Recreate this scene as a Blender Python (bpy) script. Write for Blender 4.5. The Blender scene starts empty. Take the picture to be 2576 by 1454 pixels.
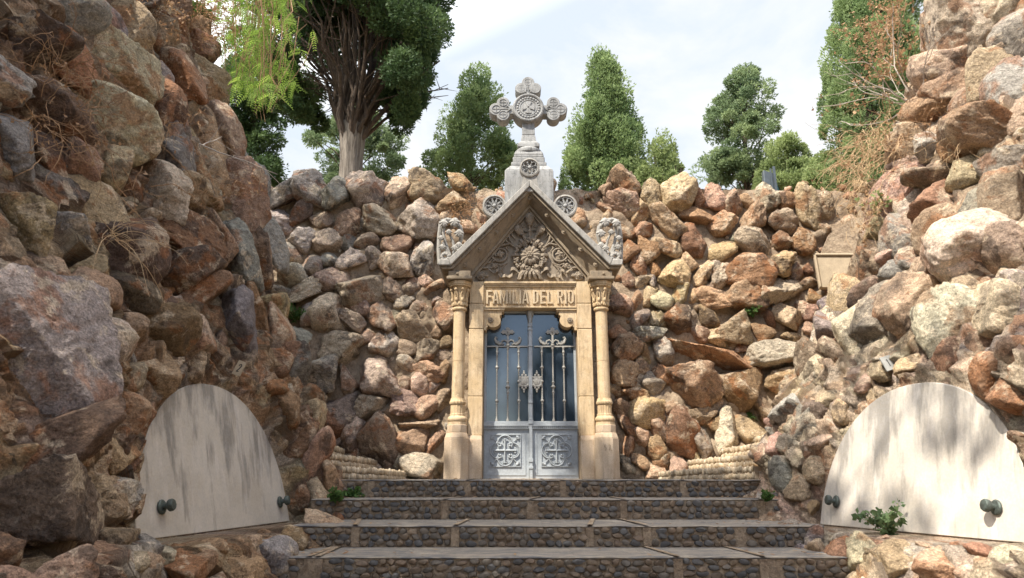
import bpy, bmesh, math, random
import numpy as np
from mathutils import Vector, Matrix, Quaternion
random.seed(11)
RNG = np.random.default_rng(7)
SC = bpy.context.scene
COL = SC.collection
PI = math.pi
# ------------------------------------------------------------------ camera model (eye at the origin, looking along +Y, pitched up)
FPX = 1717.0
PIT = math.atan(473 / 1717)
CP, SP = math.cos(PIT), math.sin(PIT)
RIGHT = np.array([1., 0, 0]); UP = np.array([0, -SP, CP]); FWD = np.array([0, CP, SP])
def ray(x, y):
    u = (x - 1288) / FPX; v = (727 - y) / FPX
    return np.array([u, CP - v * SP, SP + v * CP])
def at(x, y, Y):
    d = ray(x, y); return d * (Y / d[1])
def pxm(p):
    return FPX / float(np.dot(p, FWD))

# ------------------------------------------------------------------ numpy noise
def _hash(ix, iy, iz, seed):
    h = (ix.astype(np.int64) * 374761393 + iy.astype(np.int64) * 668265263 + iz.astype(np.int64) * 2147483647 + seed * 974634777) & 0xffffffff
    h = ((h ^ (h >> 13)) * 1274126177) & 0xffffffff
    h = ((h ^ (h >> 16)) * 2246822519) & 0xffffffff
    return ((h ^ (h >> 15)) & 0xffff) / 65535.0 * 2 - 1
def vnoise(P, seed=0):
    P = np.asarray(P, float)
    i = np.floor(P).astype(int); f = P - i
    f = f * f * f * (f * (f * 6 - 15) + 10)
    r = 0
    for dx in (0, 1):
        wx = f[:, 0] if dx else 1 - f[:, 0]
        for dy in (0, 1):
            wy = f[:, 1] if dy else 1 - f[:, 1]
            for dz in (0, 1):
                wz = f[:, 2] if dz else 1 - f[:, 2]
                r = r + wx * wy * wz * _hash(i[:, 0] + dx, i[:, 1] + dy, i[:, 2] + dz, seed)
    return r
def fbm(P, oct=4, seed=0, gain=.5):
    a = 1; r = 0
    P = np.asarray(P, float)
    for o in range(oct):
        r = r + a * vnoise(P * 2 ** o + 13.7 * o, seed + o); a *= gain
    return r

# ------------------------------------------------------------------ object helpers
def link(o, parent=None):
    COL.objects.link(o)
    if parent is not None: o.parent = parent
    return o
def tag(o, label=None, cat=None, group=None, kind=None):
    if label: o['label'] = label
    if cat: o['category'] = cat
    if group: o['group'] = group
    if kind: o['kind'] = kind
    return o
def empty(name, loc=(0, 0, 0), label=None, cat=None, group=None):
    o = bpy.data.objects.new(name, None); o.empty_display_size = .2
    o.location = loc
    link(o); tag(o, label, cat, group)
    return o
def wloc(parent):
    v = Vector((0, 0, 0))
    while parent is not None:
        v += parent.location; parent = parent.parent
    return v
def mesh_np(name, V, F, mat, parent=None, smooth=True, origin=None, tint=None):
    """V (n,3) world coords, F (m,k) int or list of tuples; objects sit at 'origin' (parents only translate)."""
    V = np.asarray(V, float)
    if origin is None:
        origin = V.mean(0) if len(V) else np.zeros(3)
    me = bpy.data.meshes.new(name)
    L = V - np.asarray(origin)
    if isinstance(F, np.ndarray):
        k = F.shape[1]; m = len(F)
        me.vertices.add(len(L)); me.vertices.foreach_set('co', L.astype(np.float32).ravel())
        me.loops.add(m * k); me.loops.foreach_set('vertex_index', F.astype(np.int32).ravel())
        me.polygons.add(m); me.polygons.foreach_set('loop_start', np.arange(0, m * k, k, dtype=np.int32))
        me.update(calc_edges=True); me.validate()
    else:
        me.from_pydata([tuple(v) for v in L], [], F); me.update()
    if smooth: me.polygons.foreach_set('use_smooth', [True] * len(me.polygons))
    if tint is not None:
        a = me.color_attributes.new('tint', 'FLOAT_COLOR', 'POINT')
        a.data.foreach_set('color', np.asarray(tint, np.float32).ravel())
    if mat: me.materials.append(mat)
    o = bpy.data.objects.new(name, me)
    link(o, parent)
    o.location = Vector([float(q) for q in origin]) - wloc(parent)
    return o

def mesh_multi(name, parts, parent=None, origin=None):
    """one mesh from several (V, F list, material, tint or None)"""
    me = bpy.data.meshes.new(name); VV = []; FF = []; MI = []; TT = []; n = 0
    for k, (V, F, mat, tn) in enumerate(parts):
        V = np.asarray(V, float); VV.append(V); FF += [tuple(int(i) + n for i in f) for f in F]; MI += [k] * len(F); n += len(V)
        TT.append(tn if tn is not None else np.ones((len(V), 4))); me.materials.append(mat)
    V = np.vstack(VV)
    if origin is None: origin = (V.min(0) + V.max(0)) / 2
    me.from_pydata([tuple(v) for v in V - origin], [], FF); me.update()
    me.polygons.foreach_set('material_index', MI)
    me.polygons.foreach_set('use_smooth', [True] * len(FF)); me.set_sharp_from_angle(angle=math.radians(40))
    a = me.color_attributes.new('tint', 'FLOAT_COLOR', 'POINT'); a.data.foreach_set('color', np.vstack(TT).astype(np.float32).ravel())
    o = bpy.data.objects.new(name, me); link(o, parent); o.location = Vector([float(q) for q in origin]) - wloc(parent)
    return o
class MB:
    """collects shapes and links them as ONE mesh object"""
    def __init__(s): s.v = []; s.f = []
    def add(s, V, F):
        n = len(s.v); s.v += [tuple(map(float, p)) for p in V]; s.f += [tuple(i + n for i in f) for f in F]; return s
    def box(s, x0, x1, y0, y1, z0, z1):
        V = [(x, y, z) for z in (z0, z1) for y in (y0, y1) for x in (x0, x1)]
        return s.add(V, [(0, 2, 3, 1), (4, 5, 7, 6), (0, 1, 5, 4), (2, 6, 7, 3), (0, 4, 6, 2), (1, 3, 7, 5)])
    def prism(s, pts, y0, y1):
        """outline in (x,z), extruded from y0 (front) to y1 (back)"""
        n = len(pts)
        A = sum(pts[i][0] * pts[(i + 1) % n][1] - pts[(i + 1) % n][0] * pts[i][1] for i in range(n))
        if A < 0: pts = pts[::-1]
        V = [(x, y0, z) for x, z in pts] + [(x, y1, z) for x, z in pts]
        F = [tuple(range(n)), tuple(range(2 * n - 1, n - 1, -1))] + [(i + n, (i + 1) % n + n, (i + 1) % n, i) for i in range(n)]
        return s.add(V, F)
    def vprism(s, pts, z0, z1, scale=1.0, c=None):
        """plan outline (x,y) extruded upward; top may be scaled about c"""
        n = len(pts)
        A = sum(pts[i][0] * pts[(i + 1) % n][1] - pts[(i + 1) % n][0] * pts[i][1] for i in range(n))
        if A < 0: pts = pts[::-1]
        if c is None: c = (sum(p[0] for p in pts) / n, sum(p[1] for p in pts) / n)
        V = [(x, y, z0) for x, y in pts] + [(c[0] + (x - c[0]) * scale, c[1] + (y - c[1]) * scale, z1) for x, y in pts]
        F = [tuple(range(n - 1, -1, -1)), tuple(range(n, 2 * n))] + [(i, (i + 1) % n, (i + 1) % n + n, i + n) for i in range(n)]
        return s.add(V, F)
    def lathe(s, prof, c, axis='z', seg=20, lobes=0, amp=0):
        """prof: list of (r, h) from h0 up; closed ends"""
        V = []; F = []
        for r, h in prof:
            for k in range(seg):
                a = 2 * PI * k / seg
                rr = r * (1 + (amp * math.cos(lobes * a) if lobes else 0))
                if axis == 'z': V.append((c[0] + rr * math.cos(a), c[1] + rr * math.sin(a), c[2] + h))
                else: V.append((c[0] + rr * math.cos(a), c[1] - h, c[2] + rr * math.sin(a)))   # toward the viewer (-y)
        m = len(prof)
        for i in range(m - 1):
            for k in range(seg):
                q = (i * seg + k, i * seg + (k + 1) % seg, (i + 1) * seg + (k + 1) % seg, (i + 1) * seg + k)
                F.append(q)
        F.append(tuple(range(seg - 1, -1, -1))); F.append(tuple(range((m - 1) * seg, m * seg)))
        return s.add(V, F)
    def ball(s, c, r, seg=8, rings=6, sx=1, sy=1, sz=1, rot=None):
        V = []; F = []
        for i in range(1, rings):
            t = PI * i / rings
            for k in range(seg):
                a = 2 * PI * k / seg
                V.append((math.sin(t) * math.cos(a) * sx, math.sin(t) * math.sin(a) * sy, math.cos(t) * sz))
        V.append((0, 0, sz)); V.append((0, 0, -sz))
        T = len(V) - 2; B = len(V) - 1
        for i in range(rings - 2):
            for k in range(seg):
                F.append((i * seg + k, (i + 1) * seg + k, (i + 1) * seg + (k + 1) % seg, i * seg + (k + 1) % seg))
        for k in range(seg):
            F.append((T, k, (k + 1) % seg)); F.append((B, (rings - 2) * seg + (k + 1) % seg, (rings - 2) * seg + k))
        V = [Vector(p) * r for p in V]
        if rot is not None: V = [rot @ p for p in V]
        return s.add([(p.x + c[0], p.y + c[1], p.z + c[2]) for p in V], F)
    def tube(s, pts, r, seg=6, closed=False, flat=None):
        """tube along pts; r number or list; flat=(sy) squashes along y"""
        P = [Vector(p) for p in pts]; n = len(P)
        if n < 2: return s
        R = r if isinstance(r, (list, tuple)) else [r] * n
        V = []; F = []
        ref = None
        for i in range(n):
            if closed: t = P[(i + 1) % n] - P[i - 1]
            else: t = P[min(i + 1, n - 1)] - P[max(i - 1, 0)]
            if t.length < 1e-9: t = Vector((0, 0, 1))
            t.normalize()
            if ref is None:
                ref = Vector((0, 1, 0)) if abs(t.y) < .9 else Vector((1, 0, 0))
            a = t.cross(ref)
            if a.length < 1e-6: a = t.orthogonal()
            a.normalize(); b = a.cross(t).normalized(); ref = b
            for k in range(seg):
                q = 2 * PI * k / seg
                V.append(P[i] + R[i] * (math.cos(q) * a + math.sin(q) * b))
        m = n if closed else n - 1
        for i in range(m):
            j = (i + 1) % n
            for k in range(seg):
                F.append((i * seg + k, j * seg + k, j * seg + (k + 1) % seg, i * seg + (k + 1) % seg))
        if not closed:
            F.append(tuple(range(seg))); F.append(tuple(range(n * seg - 1, (n - 1) * seg - 1, -1)))
        return s.add(V, F)
    def build(s, name, mat, parent=None, smooth=None, bevel=0, origin=None, auto=True):
        V = np.array(s.v); me = bpy.data.meshes.new(name)
        if origin is None: origin = (V.min(0) + V.max(0)) / 2
        me.from_pydata([tuple(p) for p in (V - np.asarray(origin))], [], s.f); me.update()
        bm = bmesh.new(); bm.from_mesh(me); bmesh.ops.recalc_face_normals(bm, faces=bm.faces); bm.to_mesh(me); bm.free()
        if auto:
            me.polygons.foreach_set('use_smooth', [True] * len(me.polygons))
            me.set_sharp_from_angle(angle=math.radians(smooth or 35))
        me.materials.append(mat)
        o = bpy.data.objects.new(name, me); link(o, parent)
        o.location = Vector([float(q) for q in origin]) - wloc(parent)
        if bevel:
            b = o.modifiers.new('bevel', 'BEVEL'); b.width = bevel; b.segments = 2; b.limit_method = 'ANGLE'; b.angle_limit = math.radians(40); b.harden_normals = False
        return o

# ------------------------------------------------------------------ materials
def new_mat(name):
    m = bpy.data.materials.new(name); m.use_nodes = True
    nt = m.node_tree; nt.nodes.clear()
    out = nt.nodes.new('ShaderNodeOutputMaterial'); b = nt.nodes.new('ShaderNodeBsdfPrincipled')
    nt.links.new(b.outputs[0], out.inputs[0])
    return m, nt, b
class NT:
    def __init__(s, nt): s.nt = nt; s.geo = None
    def n(s, t, **k):
        o = s.nt.nodes.new(t)
        for a, v in k.items(): setattr(o, a, v)
        return o
    def l(s, a, b): s.nt.links.new(a, b)
    def pos(s):
        if s.geo is None: s.geo = s.n('ShaderNodeNewGeometry')
        return s.geo.outputs['Position']
    def noise(s, scale, detail=4, rough=.6, vec=None, dist=0, w=None):
        o = s.n('ShaderNodeTexNoise')
        if w is not None: o.noise_dimensions = '4D'; s.l(w, o.inputs['W'])
        o.inputs['Scale'].default_value = scale; o.inputs['Detail'].default_value = detail; o.inputs['Roughness'].default_value = rough; o.inputs['Distortion'].default_value = dist
        s.l(vec if vec is not None else s.pos(), o.inputs['Vector']); return o.outputs['Fac']
    def vor(s, scale, feature='F1', vec=None, out='Distance', rnd=1):
        o = s.n('ShaderNodeTexVoronoi', feature=feature); o.inputs['Scale'].default_value = scale; o.inputs['Randomness'].default_value = rnd
        s.l(vec if vec is not None else s.pos(), o.inputs['Vector']); return o.outputs[out]
    def ramp(s, fac, stops):
        o = s.n('ShaderNodeValToRGB'); e = o.color_ramp.elements
        while len(e) < len(stops): e.new(.5)
        for i, (p, c) in enumerate(stops):
            e[i].position = p; e[i].color = (c, c, c, 1) if isinstance(c, (int, float)) else (*c, 1)
        s.l(fac, o.inputs[0]); return o.outputs[0]
    def mix(s, fac, a, b, mode='MIX'):
        o = s.n('ShaderNodeMix', data_type='RGBA', blend_type=mode)
        for v, i in ((fac, 0), (a, 6), (b, 7)):
            if isinstance(v, (int, float)): o.inputs[i].default_value = v if i == 0 else (v, v, v, 1)
            elif isinstance(v, tuple): o.inputs[i].default_value = (*v, 1)
            else: s.l(v, o.inputs[i])
        return o.outputs[2]
    def math(s, op, a, b=0.0, clamp=False):
        o = s.n('ShaderNodeMath', operation=op, use_clamp=clamp)
        for v, i in ((a, 0), (b, 1)):
            if isinstance(v, (int, float)): o.inputs[i].default_value = v
            else: s.l(v, o.inputs[i])
        return o.outputs[0]
    def mapv(s, sc, vec=None):
        o = s.n('ShaderNodeMapping'); o.inputs['Scale'].default_value = sc
        s.l(vec if vec is not None else s.pos(), o.inputs[0]); return o.outputs[0]
    def bump(s, h, strength, dist, b, prev=None):
        o = s.n('ShaderNodeBump'); o.inputs['Strength'].default_value = strength; o.inputs['Distance'].default_value = dist
        s.l(h, o.inputs['Height'])
        if prev is not None: s.l(prev, o.inputs['Normal'])
        s.l(o.outputs[0], b.inputs['Normal']); return o.outputs[0]

def mat_rock():
    m, nt, b = new_mat('rock'); t = NT(nt)
    at_ = t.n('ShaderNodeAttribute', attribute_name='tint')
    w = t.math('MULTIPLY', at_.outputs['Alpha'], 37.0)
    base = at_.outputs['Color']
    big = t.noise(2.6, 6, .62, w=w, dist=.5)
    mid = t.noise(13, 6, .7, w=w)
    fine = t.noise(70, 4, .75, w=w)
    # every stone shows two or three minerals: a rust face, a dark face, a pale crust
    rust = t.mix(.75, base, (.28, .105, .032))
    c = t.mix(t.ramp(big, [(.535, 0.), (.59, .75)]), base, rust)
    dark = t.mix(.78, base, (.050, .038, .032))
    n2 = t.noise(2.2, 6, .65, w=t.math('ADD', w, 9.0), dist=.9)
    c = t.mix(t.ramp(n2, [(.56, 0.), (.61, .8)]), c, dark)
    pale = t.mix(.75, base, (.62, .50, .355))
    n3 = t.noise(4.2, 8, .70, w=t.math('ADD', w, 21.0), dist=.4)
    c = t.mix(t.ramp(n3, [(.545, 0.), (.60, .75)]), c, pale)
    sp_ = t.vor(85, 'F1', out='Color'); sx_ = t.n('ShaderNodeSeparateColor'); t.l(sp_, sx_.inputs[0])
    c = t.mix(1.0, c, t.ramp(sx_.outputs[0], [(0., .84), (.5, 1.0), (1., 1.18)]), 'MULTIPLY')
    pt = t.n('ShaderNodeNewGeometry').outputs['Pointiness']
    wear = t.math('MULTIPLY', t.ramp(pt, [(.515, 0.), (.58, 1.)]), t.ramp(mid, [(.38, .1), (.58, .9)]))
    c = t.mix(wear, c, t.mix(.7, base, (.68, .58, .44)))
    c = t.mix(1.0, c, t.ramp(mid, [(.32, .62), (.5, 1.0), (.68, 1.30)]), 'MULTIPLY')
    c = t.mix(1.0, c, t.ramp(fine, [(.30, .50), (.5, 1.0), (.70, 1.5)]), 'MULTIPLY')
    t.l(c, b.inputs['Base Color'])
    b.inputs['Roughness'].default_value = .85
    b.inputs['Specular IOR Level'].default_value = .3
    crack = t.vor(9, 'DISTANCE_TO_EDGE', vec=t.mapv((1, 1, 1.6)))
    p = t.bump(t.ramp(crack, [(0, 0.), (.06, 1.)]), .22, .02, b)
    chip = t.vor(15, 'F1', vec=t.mapv((1, 1.2, 1.5)))
    p = t.bump(chip, .55, .05, b, p)
    p = t.bump(mid, 1.0, .06, b, p)
    p = t.bump(n3, .6, .035, b, p)
    t.bump(fine, .9, .016, b, p)
    return m
def mat_mortar():
    m, nt, b = new_mat('lime_mortar'); t = NT(nt)
    n = t.noise(2.2, 5, .6); f = t.noise(45, 5, .8); g = t.noise(9, 5, .7)
    c = t.mix(t.ramp(n, [(.35, 0.), (.65, 1.)]), (.42, .325, .225), (.29, .215, .145))
    c = t.mix(t.ramp(g, [(.5, 0.), (.62, .7)]), c, (.20, .14, .09))
    c = t.mix(1., c, t.ramp(f, [(.3, .62), (.7, 1.3)]), 'MULTIPLY')
    t.l(c, b.inputs['Base Color']); b.inputs['Roughness'].default_value = .95
    p = t.bump(g, .8, .06, b); t.bump(f, .9, .02, b, p)
    return m
def mat_stone(name, col, col2, dirt, dirt_amt=.5, rough=.85, streak=True, scale=1.0):
    """dressed limestone: two tones, grain, dark grime with its own shape"""
    m, nt, b = new_mat(name); t = NT(nt)
    n = t.noise(3.2 * scale, 5, .65, dist=.4); f = t.noise(120, 3, .8); g = t.noise(16 * scale, 6, .75)
    c = t.mix(t.ramp(n, [(.36, 0.), (.64, 1.)]), col, col2)
    st = t.noise(6, 5, .65, vec=t.mapv((3.2, 3.2, .42))) if streak else t.noise(5, 6, .7)
    c = t.mix(t.ramp(st, [(.48, 0.), (.68, dirt_amt)]), c, dirt)
    c = t.mix(t.ramp(g, [(.54, 0.), (.66, dirt_amt * .8)]), c, dirt)
    g2 = t.noise(11 * scale, 5, .8, dist=1.2)
    c = t.mix(t.ramp(g2, [(.60, 0.), (.68, .45)]), c, tuple(min(.75, q * 1.45 + .06) for q in col))
    c = t.mix(1., c, t.ramp(f, [(.3, .80), (.7, 1.2)]), 'MULTIPLY')
    t.l(c, b.inputs['Base Color']); b.inputs['Roughness'].default_value = rough; b.inputs['Specular IOR Level'].default_value = .3
    p = t.bump(g, .35, .012, b); t.bump(f, .35, .004, b, p)
    return m
def mat_simple(name, col, rough=.6, metal=0, var=.25, scale=14, bump=.2, col2=None):
    m, nt, b = new_mat(name); t = NT(nt)
    n = t.noise(scale, 5, .7); f = t.noise(scale * 6, 3, .7)
    c = t.mix(t.ramp(n, [(.35, 0.), (.65, 1.)]), col, col2 or tuple(q * (1 - var) for q in col))
    c = t.mix(1., c, t.ramp(f, [(.3, .88), (.7, 1.12)]), 'MULTIPLY')
    t.l(c, b.inputs['Base Color']); b.inputs['Roughness'].default_value = rough; b.inputs['Metallic'].default_value = metal
    if bump: t.bump(f, bump, .004, b)
    return m
def mat_leaf(name, dark, light, trans=.35, tcol=None):
    m = bpy.data.materials.new(name); m.use_nodes = True
    nt = m.node_tree; nt.nodes.clear(); t = NT(nt)
    out = t.n('ShaderNodeOutputMaterial'); b = t.n('ShaderNodeBsdfPrincipled'); tr = t.n('ShaderNodeBsdfTranslucent'); mx = t.n('ShaderNodeMixShader')
    at_ = t.n('ShaderNodeAttribute', attribute_name='tint')
    n = t.noise(.9, 3, .6)
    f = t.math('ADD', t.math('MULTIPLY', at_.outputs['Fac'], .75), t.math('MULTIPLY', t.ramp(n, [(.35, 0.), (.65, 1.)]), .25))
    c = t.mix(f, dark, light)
    t.l(c, b.inputs['Base Color']); b.inputs['Roughness'].default_value = .6; b.inputs['Specular IOR Level'].default_value = .25
    if tcol: tr.inputs['Color'].default_value = (*tcol, 1)
    else: t.l(c, tr.inputs['Color'])
    mx.inputs[0].default_value = trans
    t.l(b.outputs[0], mx.inputs[1]); t.l(tr.outputs[0], mx.inputs[2]); t.l(mx.outputs[0], out.inputs[0])
    return m
def mat_bark(name, a, bcol, sc=(14, 14, 1.6)):
    m, nt, b = new_mat(name); t = NT(nt)
    n = t.noise(1.6, 6, .7, vec=t.mapv(sc), dist=.3)
    c = t.mix(t.ramp(n, [(.36, 0.), (.62, 1.)]), a, bcol)
    t.l(c, b.inputs['Base Color']); b.inputs['Roughness'].default_value = .95
    t.bump(n, .9, .05, b)
    return m
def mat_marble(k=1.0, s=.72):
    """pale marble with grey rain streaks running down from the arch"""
    m, nt, b = new_mat('streaked_marble' if k == 1 else 'shaded_grimy_marble'); t = NT(nt)  # darker copy for the left slab: its shade and grime put into the colour
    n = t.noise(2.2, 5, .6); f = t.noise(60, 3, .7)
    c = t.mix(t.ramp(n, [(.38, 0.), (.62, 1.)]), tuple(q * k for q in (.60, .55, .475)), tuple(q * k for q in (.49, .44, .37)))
    v = t.mapv((4.5, 4.5, .32))
    s1 = t.noise(1.5, 5, .6, vec=v, dist=.15)
    sz = t.n('ShaderNodeSeparateXYZ'); t.l(t.pos(), sz.inputs[0])
    s1 = t.math('ADD', s1, t.math('MULTIPLY', t.math('SUBTRACT', sz.outputs['Z'], .22), .17))
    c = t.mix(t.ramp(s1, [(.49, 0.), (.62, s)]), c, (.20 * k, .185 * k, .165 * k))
    s2 = t.noise(2.6, 4, .6, vec=t.mapv((4.5, 4.5, .22)))
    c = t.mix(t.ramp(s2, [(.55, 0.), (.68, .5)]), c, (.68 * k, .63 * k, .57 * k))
    v2 = t.noise(3.1, 8, .65, dist=2.4)
    c = t.mix(t.ramp(v2, [(.46, 0.), (.50, .22), (.54, 0.)]), c, (.33, .33, .34))
    c = t.mix(1., c, t.ramp(f, [(.3, .92), (.7, 1.08)]), 'MULTIPLY')
    t.l(c, b.inputs['Base Color']); b.inputs['Roughness'].default_value = .55; b.inputs['Specular IOR Level'].default_value = .35
    t.bump(f, .15, .004, b)
    return m
def mat_glass():
    m, nt, b = new_mat('dark_door_glass'); t = NT(nt)
    n = t.noise(2.5, 4, .6)
    t.l(t.ramp(n, [(.3, (.022, .034, .05)), (.7, (.045, .062, .085))]), b.inputs['Base Color'])
    t.l(t.ramp(n, [(.3, .05), (.7, .12)]), b.inputs['Roughness'])
    b.inputs['IOR'].default_value = 1.52; b.inputs['Specular IOR Level'].default_value = 1.0
    return m
def mat_cobble():
    """slate grey treads"""
    m, nt, b = new_mat('slate_tread'); t = NT(nt)
    n = t.noise(5, 6, .7, vec=t.mapv((.9, 7, 1))); f = t.noise(40, 4, .75, vec=t.mapv((.5, 1.6, 1)))
    c = t.mix(t.ramp(n, [(.43, 0.), (.57, 1.)]), (.095, .094, .098), (.27, .23, .18))
    c = t.mix(1., c, t.ramp(f, [(.3, .7), (.7, 1.3)]), 'MULTIPLY')
    t.l(c, b.inputs['Base Color']); b.inputs['Roughness'].default_value = .7
    p = t.bump(n, .4, .02, b); t.bump(f, .6, .008, b, p)
    return m
def mat_pebble():
    m, nt, b = new_mat('pebble'); t = NT(nt)
    at_ = t.n('ShaderNodeAttribute', attribute_name='tint')
    f = t.noise(60, 4, .7); g = t.noise(14, 4, .7)
    c = t.mix(1., at_.outputs['Color'], t.ramp(f, [(.3, .7), (.7, 1.3)]), 'MULTIPLY')
    c = t.mix(1., c, t.ramp(g, [(.3, .75), (.7, 1.2)]), 'MULTIPLY')
    t.l(c, b.inputs['Base Color']); b.inputs['Roughness'].default_value = .65; t.bump(f, .4, .006, b)
    return m
def mat_ground(name, a, b_, sc=1.5):
    m, nt, b = new_mat(name); t = NT(nt)
    n = t.noise(sc, 6, .7); f = t.noise(sc * 25, 4, .75)
    c = t.mix(t.ramp(n, [(.38, 0.), (.62, 1.)]), a, b_)
    c = t.mix(1., c, t.ramp(f, [(.3, .6), (.7, 1.35)]), 'MULTIPLY')
    t.l(c, b.inputs['Base Color']); b.inputs['Roughness'].default_value = .95; t.bump(f, .8, .03, b)
    return m

M = dict(
    rock=mat_rock(), mortar=mat_mortar(), marble=mat_marble(), marble_shaded_grimy=mat_marble(.80, .8), glass=mat_glass(), slate=mat_cobble(), pebble=mat_pebble(),
    ochre=mat_stone('ochre_limestone', (.58, .45, .29), (.51, .375, .215), (.24, .165, .10), .6),
    letter=mat_stone('letter_limestone', (.54, .44, .30), (.50, .38, .24), (.28, .21, .13), .4, scale=2),
    pale=mat_stone('pale_limestone', (.52, .42, .31), (.46, .345, .23), (.30, .225, .155), .4),
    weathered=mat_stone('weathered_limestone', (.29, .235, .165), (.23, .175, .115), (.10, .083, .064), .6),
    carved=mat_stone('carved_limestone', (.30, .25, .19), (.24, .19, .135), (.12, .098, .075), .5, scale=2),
    grey=mat_stone('grey_limestone', (.34, .338, .325), (.26, .258, .248), (.10, .10, .097), .7),
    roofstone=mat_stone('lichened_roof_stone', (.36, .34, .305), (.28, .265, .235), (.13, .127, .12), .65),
    metal=mat_simple('grey_door_paint', (.39, .42, .435), .55, .0, .2, 7, .25, (.30, .325, .34)),
    iron=mat_simple('beige_grey_iron', (.38, .365, .325), .5, 0, .3, 20, .25),
    bronze=mat_simple('verdigris_bronze', (.055, .062, .055), .6, .4, .4, 30, .5, (.10, .125, .11)),
    teal=mat_simple('green_painted_metal', (.045, .15, .125), .45, .1, .1, 5, .1),
    greymetal=mat_simple('grey_metal', (.12, .14, .15), .45, .5, .2, 9, .1),
    plaque=mat_simple('plaque_stone', (.38, .30, .20), .8, 0, .2, 12, .3),
    plaque_grey=mat_simple('plaque_grey_stone', (.40, .40, .37), .8, 0, .2, 12, .3),
    ink=mat_simple('dark_lettering', (.035, .035, .035), .8, 0, .1, 20, 0),
    bark=mat_bark('cypress_bark', (.105, .085, .068), (.29, .25, .205)),
    bark_dark=mat_bark('dark_branch_bark', (.04, .029, .022), (.115, .08, .055)),
    twig=mat_simple('dry_twig', (.37, .23, .12), .9, 0, .4, 6, .2, (.24, .135, .07)),
    straw=mat_simple('dry_straw', (.52, .38, .22), .9, 0, .4, 6, .2, (.36, .23, .12)),
    pale_twig=mat_simple('bare_pale_twig', (.42, .36, .30), .9, 0, .3, 6, .2),
    leaf_cyp=mat_leaf('cypress_leaf', (.085, .145, .055), (.33, .42, .18), .45),
    leaf_dark=mat_leaf('dark_cypress_leaf', (.026, .060, .026), (.125, .19, .07), .35),
    leaf_pale=mat_leaf('pale_cypress_leaf', (.13, .18, .07), (.36, .43, .18), .45),
    leaf_blue=mat_leaf('bluish_cypress_leaf', (.075, .13, .07), (.30, .37, .18), .45),
    leaf_acacia=mat_leaf('feathery_bright_leaf', (.10, .20, .03), (.36, .50, .10), .6),
    leaf_small=mat_leaf('small_green_leaf', (.035, .085, .02), (.13, .22, .06), .35),
    leaf_weed=mat_leaf('grey_green_leaf', (.07, .12, .05), (.20, .28, .13), .35),
    leaf_dry=mat_leaf('dry_leaf', (.20, .105, .055), (.44, .28, .15), .35),
    soil=mat_ground('dry_soil', (.24, .18, .115), (.16, .125, .075)),
    paving=mat_ground('stone_paving', (.27, .25, .22), (.20, .18, .155), 2.5),
)
# ------------------------------------------------------------------ wall surfaces
def sstep(a, b, x):
    t = np.clip((x - a) / (b - a), 0, 1); return t * t * (3 - 2 * t)
# slab data: far bottom corner, near bottom corner, tilt, height
SLL = dict(fx=-2.09, fy=6.71, nx=-2.43, ny=4.73, zb=-.40, h=1.11, tilt=.22, sgn=-1)
SLR = dict(fx=2.70, fy=6.27, nx=3.23, ny=4.52, zb=-.40, h=1.08, tilt=.20, sgn=1)
def arch_e(S, Y, z):
    cy = (S['fy'] + S['ny']) / 2; a = (S['fy'] - S['ny']) / 2
    u = np.abs((Y - cy) / a); v = np.clip((z - S['zb']) / S['h'], -9, 9)
    e = (u ** 2.15 + np.abs(v) ** 2.15) ** (1 / 2.15)
    return np.where(v < -.02, 9.0, e)
def slab_x(S, Y, z):
    k = (S['fx'] - S['nx']) / (S['fy'] - S['ny'])
    return S['fx'] + k * (Y - S['fy']) + S['sgn'] * S['tilt'] * (z - S['zb'])
def face_l(Y, z):
    x = -(1.90 + .17 * (7 - Y) + .38 * z + .20 * sstep(.6, 2.0, z)) + .26 * sstep(-.30, -.50, z) * sstep(1.0, 3.0, Y)
    e = arch_e(SLL, Y, z)
    inn = slab_x(SLL, Y, z) - .008
    w = 1 - sstep(1.0, np.where(Y < 5.72, 1.75, 1.42), e)
    return np.where(w > 0, np.minimum(x, x * (1 - w) + inn * w), x)
def face_r(Y, z):
    x = 2.55 + .20 * (7 - Y) + .48 * z + .24 * sstep(.6, 2.0, z) - .22 * sstep(-.30, -.50, z) * sstep(1.0, 3.0, Y)
    e = arch_e(SLR, Y, z)
    inn = slab_x(SLR, Y, z) + .008
    w = 1 - sstep(1.0, np.where(Y < 5.4, 1.75, 1.42), e)
    return np.where(w > 0, np.maximum(x, x * (1 - w) + inn * w), x)
def back_y(x, z):
    return 9.15 + .14 * np.maximum(z, -.2) + 0 * x
YEND = 7.28
def surf_hit(which, x, y):
    d = ray(x, y); ts = np.linspace(2.0, 16, 700); P = d[None, :] * ts[:, None]
    if which == 'L': g = P[:, 0] - face_l(np.minimum(P[:, 1], YEND), P[:, 2])
    elif which == 'R': g = face_r(np.minimum(P[:, 1], YEND), P[:, 2]) - P[:, 0]
    else: g = back_y(P[:, 0], P[:, 2]) - P[:, 1]
    i = int(np.argmax(g < 0)) if (g < 0).any() else -1
    if i <= 0: i = int(np.argmin(np.abs(g)))
    return P[i]

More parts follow.
